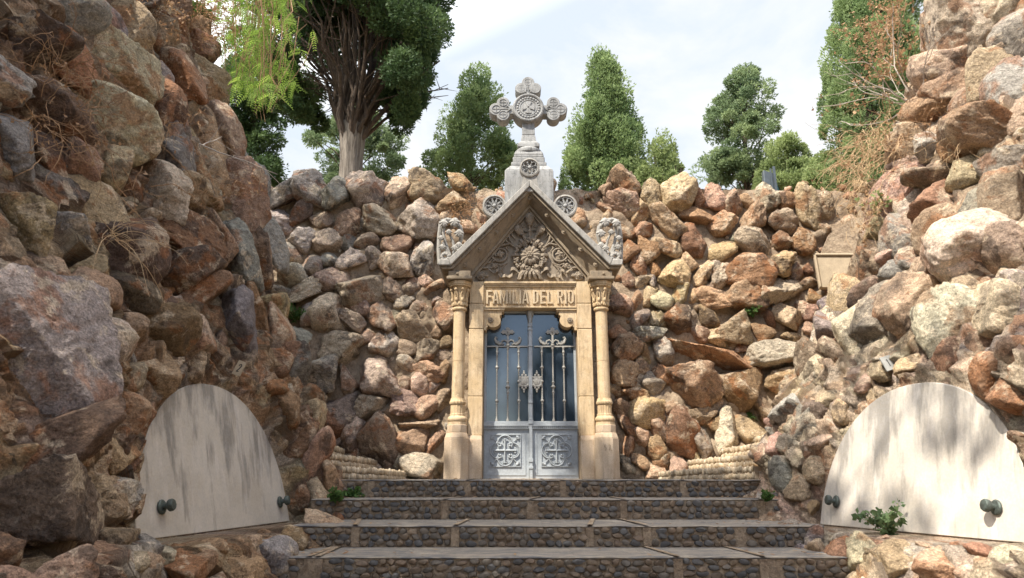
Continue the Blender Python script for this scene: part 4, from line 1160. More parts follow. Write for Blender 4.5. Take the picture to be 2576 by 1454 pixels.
def post(m):
    m.box(X0 - .0205, X0 + .0205, YD - .030, YD + .03, Z0 + .002, 1.98)
    for z, w, h in ((.655, .034, .05), (.95 - .03, .029, .018), (1.662, .030, .02), (.18, .026, .05), (.10, .028, .03), (1.88, .032, .016), (1.93, .030, .02), (.71, .026, .02)):
        m.box(X0 - w, X0 + w, YD - .030 - w * .3, YD + .02, z, z + h)
    m.lathe([(.022, 1.98), (.026, 2.0), (.036, 2.06), (.046, 2.10), (.046, 2.14)], (X0, YD - .012, 0), seg=12, lobes=6, amp=.10)
B('door_post', 'metal', post, bevel=.002)
B('threshold', 'pale', lambda m: m.box(X0 - .611, X0 + .611, 8.80, 9.0, Z0 - .02, Z0 + .006))

# ------------------------------------------------------------------ gable
YG = 8.46
outer = [(-1.205, 2.735), (-1.075, 2.735), (0, 3.865), (1.075, 2.735), (1.205, 2.735)]
def crown(m):
    # raking crown moulding: a bent slab with short level returns at the eaves
    o = [(-1.205, 2.735), (-1.075, 2.735), (0, 3.865), (1.075, 2.735), (1.205, 2.735)]
    i = [(-1.195, 2.655), (-1.035, 2.655), (0, 3.765), (1.035, 2.655), (1.195, 2.655)]
    for k in range(4):
        m.prism(mx([o[k], o[k + 1], i[k + 1], i[k]]), YG, 9.55)
gab = B('gable', 'roofstone', crown, bevel=.010)
def fillet(m):
    o = [(-1.180, 2.652), (-1.033, 2.652), (0, 3.760), (1.033, 2.652), (1.180, 2.652)]
    i = [(-1.15, 2.615), (-1.010, 2.615), (0, 3.712), (1.010, 2.615), (1.15, 2.615)]
    for k in range(4): m.prism(mx([o[k], o[k + 1], i[k + 1], i[k]]), YG + .045, 9.4)
B('gable_fillet', 'weathered', fillet, gab, bevel=.006)
def soffit(m):
    # splayed frieze between the crown and the tympanum
    o = [(-1.13, 2.613), (-1.008, 2.613), (0, 3.710), (1.008, 2.613), (1.13, 2.613)]
    oo = [(-1.02, 2.50), (-.98, 2.50), (0, 3.70), (.98, 2.50), (1.02, 2.50)]
    a = [(-1.02, 2.50), (-1.010, 2.612), (0, 3.709), (1.010, 2.612), (1.02, 2.50)]
    b = [(-.795, 2.50), (-.795, 2.60), (0, 3.600), (.795, 2.60), (.795, 2.50)]
    n = 5
    V = [(X0 + x, YG + .075, z) for x, z in a] + [(X0 + x, 8.74, z) for x, z in b] + [(X0 + x, 9.0, z) for x, z in a] + [(X0 + x, 9.0, z) for x, z in b]
    F = []
    for k in range(n - 1):
        F += [(k, k + 1, n + k + 1, n + k), (k + 1, k, 2 * n + k, 2 * n + k + 1), (n + k, n + k + 1, 3 * n + k + 1, 3 * n + k)]
    F += [(0, n, 3 * n, 2 * n), (n - 1, 3 * n - 1, 4 * n - 1, 2 * n - 1)]
    m.add(V, F)
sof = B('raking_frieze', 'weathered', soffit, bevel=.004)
def inner_mould(m):
    for (o, i, y) in (((.800, .0), (.765, -.045), 8.72), ((.764, -.046), (.735, -.085), 8.755)):
        A = [(-o[0], 2.50), (-o[0], 2.60 + o[1] * .3), (0, 3.602 + o[1]), (o[0], 2.60 + o[1] * .3), (o[0], 2.50)]
        C = [(-i[0], 2.50), (-i[0], 2.60 + i[1] * .3), (0, 3.602 + i[1]), (i[0], 2.60 + i[1] * .3), (i[0], 2.50)]
        for k in range(4): m.prism(mx([A[k], A[k + 1], C[k + 1], C[k]]), y, 8.9)
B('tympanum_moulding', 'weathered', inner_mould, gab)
def boss(m, x, z, y, r=.036, n=8):
    c = (X0 + x, y, z)
    m.lathe([(r, 0), (r, .010), (r * .8, .016)], c, 'y', 20, n, .08)
    m.ball((c[0], c[1] - .018, c[2]), r * .5)
BO = [(0, 3.655)] + [(s * x, z) for s in (-1, 1) for x, z in ((.235, 3.40), (.455, 3.155), (.675, 2.915), (.865, 2.70))]
for x, z in BO:
    m_ = MB(); boss(m_, x, z, 8.60, .036); m_.build('boss', M['weathered'], sof)
for s in (-1, 1):
    m_ = MB(); boss(m_, s * .955, 2.555, 8.545, .038); m_.build('boss', M['weathered'], sof)
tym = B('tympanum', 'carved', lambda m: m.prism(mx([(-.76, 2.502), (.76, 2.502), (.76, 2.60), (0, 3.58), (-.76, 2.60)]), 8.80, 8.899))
YT = 8.80
ZW = 2.885
def petal(m, c, a, r0, r1, w, y, lift=.03):
    """pointed leaf from radius r0 to r1 along angle a"""
    ca, sa = math.cos(a), math.sin(a)
    V = []; n = 7
    for i in range(n):
        t = i / (n - 1); r = r0 + (r1 - r0) * t; hw = w * math.sin(PI * min(1, .12 + t * .88)) ** .8
        for q in (-1, 0, 1):
            yy = y - lift * math.sin(PI * (.25 + .65 * t)) + (.012 if q else 0)
            V.append((c[0] + r * ca - q * hw * sa, yy, c[1] + r * sa + q * hw * ca))
    F = [(i * 3 + q, i * 3 + q + 1, (i + 1) * 3 + q + 1, (i + 1) * 3 + q) for i in range(n - 1) for q in (0, 1)]
    m.add(V, F)
def flower(m):
    c = (X0, ZW)
    for k in range(12):
        petal(m, c, k * PI / 6 + .05, .035, .150, .030, YT - .045, .035)
    for k in range(12):
        petal(m, c, k * PI / 6 + .31, .04, .165, .026, YT - .02, .03)
    m.lathe([(.055, 0), (.055, .06), (.045, .07)], (X0, YT - .01, ZW), 'y', 20)
    for k in range(7):
        a = k * PI / 3; r = 0 if k == 6 else .026
        m.ball((X0 + r * math.cos(a), YT - .085, ZW + r * math.sin(a)), .015)
B('carved_flower', 'carved', flower, tym)
def wreath(m):
    r_ = random.Random(3)
    m.tube([(X0 + .195 * math.cos(t), YT - .02, ZW + .205 * math.sin(t)) for t in np.linspace(0, 2 * PI, 40)[:-1]], .030, 8, closed=True)
    for seg in range(6):
        a0 = PI / 2 + seg * PI / 3
        for q in range(26):
            a = a0 + r_.uniform(-.34, .34); rr = r_.uniform(.165, .232)
            m.ball((X0 + rr * math.cos(a), YT - .045 - r_.uniform(0, .022), ZW + rr * 1.04 * math.sin(a)), .0165, 7, 5)
        a1 = a0 + PI / 6
        m.tube([(X0 + q * math.cos(a1), YT - .058 + abs(q - .195) * .8, ZW + q * 1.04 * math.sin(a1)) for q in (.150, .175, .195, .215, .240)], .030, 6)
B('carved_wreath', 'carved', wreath, tym)
def bud(m, c, a, L, r):
    rot = Matrix.Rotation(PI / 2 - a, 3, 'Y')
    m.ball((c[0] + L * .45 * math.cos(a), YT - .045, c[1] + L * .45 * math.sin(a)), r, 14, 9, 1, .8, L / r * .55, rot)
    for q in range(5):
        b = a + (q - 2) * .23
        m.tube([(c[0] + .01 * math.cos(b), YT - .045 - .02, c[1] + .01 * math.sin(b)), (c[0] + L * .5 * math.cos(a) + (q - 2) * r * .42 * -math.sin(a), YT - .05 - r * .72, c[1] + L * .5 * math.sin(a) + (q - 2) * r * .42 * math.cos(a)), (c[0] + L * 1.03 * math.cos(b * .3 + a * .7), YT - .045, c[1] + L * 1.03 * math.sin(b * .3 + a * .7))], [.008, .009, .005], 5)
def buds(m):
    m.lathe([(.018, 0), (.018, .10), (.028, .11), (.026, .125), (.014, .135), (.014, .18), (.034, .20), (.034, .215), (.02, .225)], (X0, YT - .04, ZW + .235), seg=12)
    bud(m, (X0, ZW + .455), PI / 2, .155, .062)
    for s in (-1, 1):
        m.tube([(X0 + s * .04, YT - .04, ZW + .12), (X0 + s * .075, YT - .05, ZW + .25), (X0 + s * .105, YT - .045, ZW + .30)], .018, 8)
        m.lathe([(.03, 0), (.032, .02), (.02, .03)], (X0 + s * .105, YT - .045, ZW + .285), seg=10)
        bud(m, (X0 + s * .115, ZW + .31), PI / 2 - s * .62, .135, .058)
        for q in range(2):
            ribbon_spiral(m, (X0 + s * (.085 + .03 * q), ZW + .43 + .0 * q), .030 - .01 * q, .008, PI / 2, PI / 2 + s * 5, YT - .012, .006)
            ribbon_spiral(m, (X0 + s * .06, ZW + .35), .02, .006, 0, s * 5, YT - .012, .006)
B('carved_buds', 'carved', buds, tym)
def scrolls(m, sides):
    for s in sides:
        c = (X0 + s * .40, ZW + .02)
        th0 = (0 if s < 0 else PI)
        P = []; R = []
        for i in range(60):
            t = i / 59; a = (PI * .45) + s * 0 + (t * 2 * PI * 1.35) * (1 if s < 0 else -1) + (0 if s < 0 else PI * .1)
            r = .125 - .060 * t
            P.append((c[0] + r * math.cos(a), YT - .022, c[1] + r * math.sin(a))); R.append(.014)
        m.tube(P, R, 8)
        m.tube([(X0 + s * .17, YT - .025, ZW + .10), (X0 + s * .27, YT - .03, ZW + .17), (X0 + s * .36, YT - .025, ZW + .15), (c[0] - s * .0, YT - .02, c[1] + .122)], [.012, .015, .015, .014], 8)
        # star flower in the eye of the scroll
        for k in range(4):
            petal(m, c, k * PI / 2 + PI / 4 * 0 + .2, .0, .062, .024, YT - .03, .028)
        m.ball((c[0], YT - .045, c[1]), .016)
        # curling leaves
        for (x0, z0, x1, z1, x2, z2, r) in ((.22, .15, .27, .23, .285, .32, .016), (.27, .16, .33, .23, .345, .30, .014), (.40, .13, .47, .16, .485, .24, .014), (.36, .12, .39, .20, .375, .26, .012),
                                            (.51, .02, .56, -.05, .66, -.09, .016), (.50, -.04, .55, -.10, .60, -.10, .013), (.28, .06, .32, .11, .30, .13, .012), (.15, .27, .18, .35, .15, .40, .010), (.19, .23, .24, .29, .25, .36, .012),
                                            (.30, -.10, .40, -.14, .47, -.10, .010), (.46, -.12, .52, -.18, .58, -.16, .010), (.33, -.13, .39, -.19, .36, -.24, .008)):
            m.tube([(X0 + s * x0, YT - .012, ZW + z0), (X0 + s * x1, YT - .03, ZW + z1), (X0 + s * (x1 * .4 + x2 * .6), YT - .028, ZW + (z1 * .4 + z2 * .6)), (X0 + s * x2, YT - .012, ZW + z2)], [r * .6, r, r * .8, r * .35], 6)
        # ivy leaf
        cc = (X0 + s * .475, ZW - .135)
        for k in range(5): petal(m, cc, PI * .5 + (k - 2) * .95 + PI, .0, .055, .022, YT - .015, .022)
        for k in range(3): m.ball((X0 + s * (.45 + .018 * k), YT - .02, ZW - .075 + .012 * (k % 2)), .014)
for s_ in (-1, 1): B('carved_scroll', 'carved', lambda m: scrolls(m, (s_,)), tym)
def ribbons(m):
    for s in (-1, 1):
        # rippling band: front edge follows a wave in depth
        P = [(.075, -.215), (.12, -.245), (.17, -.29), (.135, -.335), (.105, -.295), (.155, -.225), (.215, -.185), (.265, -.205), (.255, -.265), (.225, -.275), (.27, -.30), (.32, -.275), (.34, -.30), (.38, -.285), (.40, -.30), (.425, -.255), (.405, -.205), (.44, -.21), (.475, -.255), (.50, -.225), (.56, -.195)]
        Q = []
        for i in range(len(P) - 1):
            for t in (0, .33, .66):
                Q.append((P[i][0] * (1 - t) + P[i + 1][0] * t, P[i][1] * (1 - t) + P[i + 1][1] * t))
        Q.append(P[-1]); n = len(Q)
        for _ in range(2):
            Q = [Q[0]] + [((Q[i - 1][0] + 2 * Q[i][0] + Q[i + 1][0]) / 4, (Q[i - 1][1] + 2 * Q[i][1] + Q[i + 1][1]) / 4) for i in range(1, n - 1)] + [Q[-1]]
        V = []
        for i, (x, z) in enumerate(Q):
            w = .045 if i < n - 8 else .045 - .004 * (i - n + 8)
            d = .045 + .022 * math.sin(i * .75)
            V += [(X0 + s * x, YT - d, ZW + z + w * .5), (X0 + s * x, YT - d - .018, ZW + z - w * .5), (X0 + s * x, YT - d + .008, ZW + z - w * .5), (X0 + s * x, YT - d + .016, ZW + z + w * .5)]
        F = [(i * 4 + q, i * 4 + (q + 1) % 4, (i + 1) * 4 + (q + 1) % 4, (i + 1) * 4 + q) for i in range(n - 1) for q in range(4)] + [(0, 1, 2, 3), (n * 4 - 1, n * 4 - 2, n * 4 - 3, n * 4 - 4)]
        m.add(V, F)
        m.ball((X0 + s * .60, YT - .03, ZW - .175), .022, 8, 6, 1.9, 1, .8); m.ball((X0 + s * .585, YT - .03, ZW - .285), .020, 8, 6, 1.8, 1, 1)
    for k in range(5):
        a = -PI / 2 + (k - 2) * .28
        m.tube([(X0 + .24 * math.cos(a) * .5, YT - .05, ZW - .22), (X0 + .25 * math.cos(a) * .8, YT - .065, ZW - .275), (X0 + .3 * math.cos(a), YT - .04, ZW - .335)], [.016, .020, .016], 6)
B('carved_ribbon', 'carved', ribbons, tym)
for s in (-1, 1):
    def ros2(m):
        c = (X0 + s * .655, YT, 2.60)
        for k in range(9):
            a = k * 2 * PI / 9; m.ball((c[0] + .045 * math.cos(a), c[1] - .02, c[2] + .045 * math.sin(a)), .022, 8, 6, 1, .9, 1)
        for k in range(7):
            a = k * 2 * PI / 7; m.ball((c[0] + .022 * math.cos(a), c[1] - .04, c[2] + .022 * math.sin(a)), .016)
        m.ball((c[0], c[1] - .055, c[2]), .018)
    B('corner_rosette', 'carved', ros2, tym)
# pierced roundels on the rakes and at the apex
def roundel(cx, cz, y, R, name, rose_r, npet, mat='roofstone'):
    m = MB()
    P = [(cx + (R - .016) * math.cos(t), y, cz + (R - .016) * math.sin(t)) for t in np.linspace(0, 2 * PI, 48)[:-1]]
    n = 48
    # rim as a flat ring with depth
    V = []; F = []
    for i in range(n):
        t = 2 * PI * i / n
        for r, yy in ((R, y), (R, y + .11), (R * .78, y + .11), (R * .78, y + .012), (R * .86, y - .006)):
            V.append((cx + r * math.cos(t), yy, cz + r * math.sin(t)))
    for i in range(n):
        j = (i + 1) % n
        F += [(i * 5 + q, j * 5 + q, j * 5 + (q + 1) % 5, i * 5 + (q + 1) % 5) for q in range(5)]
    m.add(V, F)
    m.lathe([(R * .80, 0), (R * .80, .02)], (cx, y + .075, cz), 'y', 32)
    o = m.build(name, M[mat], mau)
    m = MB()
    for k in range(npet):
        a = k * 2 * PI / npet + PI / 2
        ca, sa = math.cos(a), math.sin(a)
        pts = []
        for i in range(15):
            t = i / 14 * 2 - 1
            rr = R * (.22 + .54 * (1 - t * t) ** .55 if abs(t) < 1 else .22)
            w = R * .21 * math.sin(t * PI * .5) * (.45 + .55 * (1 - t * t) ** .5) * 1.25
            pts.append((cx + rr * ca - w * sa, y + .012, cz + rr * sa + w * ca))
        m.tube(pts, R * .045, 6)
    m.ball((cx, y + .008, cz), R * .20, 14, 8, 1, .8, 1)
    m.build('openwork_flower', M['grey'], o)
for s in (-1, 1): roundel(X0 + s * .475, 3.50, 8.50, .158, 'roundel', .1, 10)
roundel(X0, 4.044, 8.47, .136, 'roundel', .1, 8)
B('roundel_seat', 'roofstone', lambda m: m.prism(mx([(-.13, 3.70), (.13, 3.70), (.085, 3.93), (-.085, 3.93)]), 8.49, 8.60))
# eave ornaments: stalks with buds curling up from each corner
for s in (-1, 1):
    def acro(m):
        bx = X0 + s * 1.06; y = 8.62
        def T(pts, r, sg=8): m.tube([(bx + s * a, y + d, 2.735 + b) for a, b, d in pts], r, sg)
        T([(-.02, 0, 0), (.02, .14, 0), (.07, .28, 0), (.10, .42, -.01), (.08, .54, -.02)], [.030, .026, .022, .020, .018])
        T([(-.03, .02, 0), (-.06, .16, -.02), (-.03, .30, -.03), (.02, .40, -.03)], [.024, .02, .018, .014])
        T([(0, .05, -.02), (.05, .16, -.06), (.10, .26, -.08)], [.02, .018, .014])
        T([(.14, .60, .05), (.06, .625, .05), (-.04, .60, .05), (-.115, .52, .05), (-.14, .42, .05), (-.13, .32, .05), (-.10, .24, .05)], [.030, .036, .038, .036, .032, .026, .018])
        T([(.14, .0, .05), (.16, .2, .05), (.16, .42, .05), (.14, .60, .05)], [.035, .03, .028, .03])
        for a, b, d, r in ((.09, .54, -.05, .046), (-.055, .56, -.03, .056), (-.115, .40, -.04, .048), (.02, .41, -.06, .034), (.12, .33, -.05, .032), (-.06, .19, -.05, .036), (.10, .20, -.06, .036), (-.115, .24, -.02, .040)):
            m.ball((bx + s * a, y + d, 2.735 + b), r, 12, 8, 1, 1, 1.15)
            for k in range(5): petal(m, (bx + s * a, 2.735 + b), -PI / 2 + (k - 2) * .7, r * .2, r * 1.5, r * .42, y + d - r * .5, r * .5)
        for c, r in (((.055, .075), .062), ((-.085, .115), .058)):
            ribbon_spiral(m, (bx + s * c[0], 2.735 + c[1]), r, r * .25, 0, 7.5, y - .06, .020, 26, .012)
        for k in range(9):
            a = k * .7; m.ball((bx + s * (.06 + .045 * math.cos(a)), y - .075, 2.735 + .055 + .045 * math.sin(a)), .024, 8, 6)
        m.box(bx - .09, bx + .09, y - .03, y + .16, 2.736, 2.80)
    B('eave_ornament', 'roofstone', acro)
# ------------------------------------------------------------------ cross on a stepped base
YC = 8.78
def lift(m):
    m.v = [(X0 + (x - X0) * 1.026, y + .22, z * 1.026) for x, y, z in m.v]; return m
def sq(h, y=YC + .10): return [(X0 - h, y - h * .9), (X0 + h, y - h * .9), (X0 + h, y + h * .9), (X0 - h, y + h * .9)]
def cbase(m):
    m.vprism(sq(.333), 3.56, 4.055)
    m.vprism(sq(.333), 4.055, 4.155, .76, (X0, YC + .10))
    m.vprism(sq(.245), 4.157, 4.215); m.vprism(sq(.222), 4.215, 4.30)
    m.vprism(sq(.208), 4.30, 4.345); m.vprism(sq(.208), 4.345, 4.40, .9, (X0, YC + .1))
    m.lathe([(.188, 4.40), (.195, 4.43), (.192, 4.455), (.172, 4.475), (.165, 4.485)], (X0, YC + .10, 0), seg=32)
    m.vprism(sq(.155), 4.485, 4.545); m.vprism(sq(.150), 4.545, 4.60, .72, (X0, YC + .1))
B('cross_base', 'grey', lambda m: (cbase(m), lift(m)), bevel=.012)
ZC = 5.105
def cross(m):
    y0, y1 = YC, YC + .20
    # shaft
    w0, w1 = .112, .088
    m.vprism([(X0 - w0, YC + .0), (X0 + w0, YC + .0), (X0 + w0, YC + .2), (X0 - w0, YC + .2)], 4.585, 4.70, .84, (X0, YC + .1))
    m.vprism([(X0 - .092, YC + .012), (X0 + .092, YC + .012), (X0 + .092, YC + .188), (X0 - .092, YC + .188)], 4.70, 4.94, .94, (X0, YC + .1))
    # arms and trefoil ends
    m.box(X0 - .40, X0 + .40, y0 + .010, y1 - .01, ZC - .075, ZC + .065)
    m.box(X0 - .075, X0 + .075, y0 + .010, y1 - .01, ZC + .1, ZC + .36)
    cs = []
    for s in (-1, 1): cs += [(s * .462, -.005, .100), (s * .362, .098, .093), (s * .362, -.095, .093)]
    cs += [(0, .428, .092), (-.100, .332, .088), (.100, .332, .088)]
    for k, (a, b, r) in enumerate(cs):
        q = .0012 * k
        m.lathe([(r * .97, q), (r, .012 + q), (r, .19 + q), (r * .97, .20 + q)], (X0 + a, y1, ZC + b), 'y', 30)
    m.lathe([(.222, 0), (.225, .01), (.225, .225), (.215, .245)], (X0, y1 + .012, ZC), 'y', 48)
    return cs
m_ = MB(); cs = cross(m_); lift(m_); crs = m_.build('cross', M['grey'], mau, bevel=.006)
def medal(m):
    y = YC - .034
    P = lambda r, n: [(X0 + r * math.cos(t), y, ZC + r * math.sin(t)) for t in np.linspace(0, 2 * PI, n + 1)[:-1]]
    m.tube(P(.203, 56), .021, 8, closed=True)
    m.tube(P(.122, 40), .008, 6, closed=True)
    for k in range(24):
        a = k * 2 * PI / 24; m.ball((X0 + .155 * math.cos(a), y + .004, ZC + .155 * math.sin(a)), .020, 8, 6)
    for k in range(4):
        a = k * PI / 2 + PI / 2; ca, sa = math.cos(a), math.sin(a)
        pts = [(.012, -.014), (.085, -.045), (.092, 0), (.085, .045), (.012, .014)]
        m.prism([(X0 + u * ca - v * sa, ZC + u * sa + v * ca) for u, v in pts], y - .012, y + .012)
B('medallion', 'grey', lambda m: (medal(m), lift(m)), crs)
def lobes(m, part):
    for a, b, r in part:
        y = YC - .006
        for rr, t in ((r * .60, .0055),):
            m.tube([(X0 + a + rr * math.cos(q), y, ZC + b + rr * math.sin(q)) for q in np.linspace(0, 2 * PI, 25)[:-1]], t, 5, closed=True)
        m.tube([(X0 + a - r * .5, y, ZC + b), (X0 + a + r * .5, y, ZC + b)], .004, 4); m.tube([(X0 + a, y, ZC + b - r * .5), (X0 + a, y, ZC + b + r * .5)], .004, 4)
        # stem to the centre of the trefoil
        t0 = Vector((0, .24)) if abs(a) < .2 else Vector((math.copysign(.25, a), 0))
        d = (Vector((a, b)) - t0)
        e = t0 + d * (1 - r * .62 / max(d.length, .01))
        m.tube([(X0 + t0.x, y + .003, ZC + t0.y), (X0 + e.x, y + .003, ZC + e.y)], .009, 5)
for k_ in (0, 3, 6): B('lobe_tracery', 'grey', lambda m: (lobes(m, cs[k_:k_ + 3]), lift(m)), crs)
# ------------------------------------------------------------------ ground
def face_terrain():
    X = np.concatenate([[-900, -300, -120, -60, -30, -18], np.linspace(-12, 13, 126), [18, 30, 60, 120, 300, 900]])
    Yy = np.concatenate([[-900, -300, -120, -60, -30, -15, -8, -4], np.linspace(-2, 16, 91), [20, 30, 60, 120, 300, 900]])
    U, V = np.meshgrid(X, Yy); u = U.ravel(); v = V.ravel()
    zl = (-u - 1.72 - .17 * (7 - np.clip(v, -1, 7)) - .75) / .38
    zr = (u - 2.33 - .20 * (7 - np.clip(v, -1, 7)) - .75) / .48
    side = np.maximum(zl, zr)
    side = np.where(v > 6.8, np.where(np.abs(u) > 1, np.minimum(side, -.3 + np.maximum(np.abs(u - .24) - 1.6, 0) * .34), -1), side)
    back = np.where(v > 9.9, 4.12 + .02 * np.clip(v - 10, 0, 30), -3)
    z = np.clip(np.maximum(side, back), -1.9, 6.3)
    z = np.where((v < 2) & (side < -1.2), -1.25, z)
    z = np.where((v > 9.9), np.maximum(z, 4.1), z)
    P = np.stack([u, v, z], 1)
    far = np.sqrt(u ** 2 + v ** 2) < 40
    P[:, 2] += np.where(far & (z > 2), .06 * fbm(P * .9, 3, 4), 0)
    a, b = len(X), len(Yy); idx = np.arange(a * b).reshape(b, a)
    F = np.stack([idx[:-1, :-1].ravel(), idx[:-1, 1:].ravel(), idx[1:, 1:].ravel(), idx[1:, :-1].ravel()], 1)[:, ::-1]
    o = mesh_np('ground', P, F, M['soil'], None, smooth=False, origin=(0, 0, 0)); tag(o, kind='structure')
face_terrain()
mb = MB(); mb.box(-2.2, 2.9, -3, 2.64, -1.4, -1.17); tag(mb.build('path', M['paving'], None), kind='structure')

# ------------------------------------------------------------------ foliage
def leaf_cloud(P, D, size, seed, tint, flat=.0, k=3, slim=1.0):
    """each point grows k small pointed leaves (quads) along direction D with spread"""
    r = np.random.default_rng(seed); n = len(P)
    P = np.repeat(P, k, 0); D = np.repeat(D, k, 0); T = np.repeat(tint, k)
    D = D + r.normal(0, .55, D.shape); D /= np.linalg.norm(D, axis=1)[:, None]
    S = np.cross(D, r.normal(size=D.shape)); S /= np.linalg.norm(S, axis=1)[:, None] + 1e-9
    L = size * r.uniform(.45, 1.7, len(P))[:, None]; W = L * slim * r.uniform(.28, .45, len(P))[:, None]
    P = P + r.normal(0, size * .35, P.shape)
    V = np.stack([P - S * W * .5, P + D * L * .5 - S * W, P + D * L, P + D * L * .45 + S * W], 1).reshape(-1, 3)
    m = len(P); F = np.arange(m * 4).reshape(m, 4)
    T = np.clip(np.repeat(T, 4) + r.normal(0, .08, m * 4), 0, 1)
    return V, F, np.stack([T, T, T, np.ones_like(T)], 1)
def clump_points(c, rx, rz, n, r, up=.8):
    d = r.normal(size=(n, 3)); d /= np.linalg.norm(d, axis=1)[:, None]
    rr = r.uniform(.55, 1.0, n) ** .6
    P = c + d * rr[:, None] * np.array([rx, rx, rz])
    D = d + np.array([0, 0, up])
    return P, D / np.linalg.norm(D, axis=1)[:, None]
def tree(label, Y, x, ybase, prof, leafmat, seed, n_clump, clump, n_pt, leaf, name='cypress_tree', cat='tree', trunk=.12, zb=None, gap=0., up=.9, wob=.25, tr_mat='bark_dark', group=None, multi=0, elong=1.6):
    """prof: list of (y pixel, x left, x right) from top to bottom -> real heights and half widths at distance Y"""
    r = np.random.default_rng(seed)
    A = []
    for y, xl, xr in prof:
        a = at(xl, y, Y); b = at(xr, y, Y); A.append((a[2], (a[0] + b[0]) / 2, (b[0] - a[0]) / 2))
    A.sort()
    zs = np.array([q[0] for q in A]); cx = np.array([q[1] for q in A]); hw = np.array([q[2] for q in A])
    base = at(x, ybase, Y); zg = zb if zb is not None else 4.3
    th = empty(name, (base[0], Y, zg), label, cat, group)
    VV = []; FF = []; TT = []; n = 0
    mbt = MB()
    tz = zs[-1]
    P = [(base[0] + (np.interp(z, zs, cx) - base[0]) * f, Y, z) for f, z in [(0, zg - .2), (.2, zg + (tz - zg) * .25), (.5, zg + (tz - zg) * .5), (.8, zg + (tz - zg) * .75), (1, tz - .15)]]
    mbt.tube(P, [trunk, trunk * .9, trunk * .65, trunk * .4, .015], 8)
    for q in range(multi):
        a = r.uniform(0, 2 * PI); rr = r.uniform(.2, .6)
        mbt.tube([(base[0] + .12 * math.cos(a), Y + .12 * math.sin(a), zg - .1), (base[0] + rr * .6 * math.cos(a), Y + rr * .6 * math.sin(a), zg + .8), (base[0] + rr * math.cos(a), Y + rr * math.sin(a), zg + 2.2)], [.05, .04, .02], 5)
    wts = np.clip(np.interp(np.linspace(zs[0], zs[-1], 200), zs, hw), .02, None); wts = wts / wts.sum()
    zz = np.linspace(zs[0], zs[-1], 200)
    for i in range(int(n_clump * .62)):
        z = r.choice(zz, p=wts) + r.uniform(-.05, .05); w = np.interp(z, zs, hw); c = np.interp(z, zs, cx)
        a = r.uniform(0, 2 * PI); rad = w * (r.uniform(.25, 1.0) ** .5)
        z = min(z, zs[-1] - clump * elong * .45)
        cs = clump * .95 * r.uniform(.45, 1.4) * (.55 + .45 * min(1, w / (hw.max() * .6 + 1e-6)))
        rad = max(0, rad - cs * (.50 if not gap else .22)) * r.uniform(1 - wob, 1 + wob * .9)
        if i % 4 == 0: cs *= .5; rad = w * r.uniform(.9, 1.06); z = min(z, zs[-1] - .05)
        C_ = np.array([c + rad * math.cos(a), Y + rad * math.sin(a), z])
        if gap and vnoise(C_[None, :] * 1.3 + seed, 2)[0] < -gap - .25: continue
        pts, D = clump_points(C_, cs, cs * elong, int(n_pt * 3.0 * r.uniform(.7, 1.3)), r, up)
        D = D + np.array([math.cos(a), math.sin(a), 0]) * .35; D /= np.linalg.norm(D, axis=1)[:, None]
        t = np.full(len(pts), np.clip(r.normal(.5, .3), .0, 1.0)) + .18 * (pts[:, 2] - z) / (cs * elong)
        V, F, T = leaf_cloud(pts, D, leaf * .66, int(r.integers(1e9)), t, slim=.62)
        VV.append(V); FF.append(F + n); TT.append(T); n += len(V)
        if rad > .15 and i % 3 == 0:
            mbt.tube([(c, Y, z - rad * .9), ((c + C_[0]) / 2, (Y + C_[1]) / 2, z - rad * .35), tuple(C_)], [.022, .016, .006], 4)
    mbt.build('trunk', M[tr_mat], th)
    mesh_np('crown', np.vstack(VV), np.vstack(FF), M[leafmat], th, smooth=False, tint=np.vstack(TT))
    return th
G = 'conifers growing beyond the rough stone wall'
tree('tall dense conical cypress just right of the stone cross, bright green', 15, 1512, 470, [(133, 1506, 1518), (165, 1488, 1540), (230, 1475, 1568), (300, 1462, 1585), (350, 1440, 1612), (390, 1432, 1600), (440, 1418, 1606), (475, 1420, 1600)], 'leaf_cyp', 3, 250, .36, 75, .085, group=G, multi=5, elong=1.7)
tree('loose shaggy cypress just left of the stone cross', 15.5, 1185, 470, [(183, 1188, 1225), (230, 1145, 1245), (300, 1115, 1262), (350, 1112, 1285), (400, 1062, 1290), (450, 1058, 1292), (480, 1065, 1290)], 'leaf_cyp', 8, 165, .36, 70, .085, group=G, gap=.22, multi=3, elong=1.2)
tree('small sparse yellowish shrub tree between the tall cypress and the wall top', 14, 1650, 470, [(338, 1632, 1645), (380, 1605, 1690), (430, 1596, 1705), (475, 1598, 1712)], 'leaf_pale', 13, 66, .22, 60, .075, name='sparse_tree', trunk=.05, group=G, gap=.15, multi=6)
tree('irregular open crowned bluish conifer right of centre', 16, 1880, 490, [(178, 1858, 1890), (215, 1820, 1932), (270, 1800, 1945), (330, 1790, 1965), (390, 1780, 1985), (440, 1795, 1960), (490, 1830, 1940)], 'leaf_blue', 21, 200, .34, 72, .085, name='open_conifer', group=G, gap=.08, up=.25, elong=.6, trunk=.11)
tree('bushy yellow green conifer behind the green metal post', 14.5, 1990, 490, [(338, 1958, 1975), (365, 1945, 2020), (420, 1925, 2040), (470, 1915, 2055), (500, 1915, 2060)], 'leaf_pale', 27, 110, .28, 70, .08, name='bushy_conifer', group=G, gap=.3, elong=1.0)
tree('low pale green bush tree at the foot of the tall columnar cypress', 13.5, 2085, 490, [(385, 2062, 2078), (420, 2045, 2125), (470, 2030, 2160), (505, 2035, 2160)], 'leaf_pale', 29, 80, .24, 66, .075, name='low_tree', group=G, gap=.2, elong=1.0, trunk=.05)
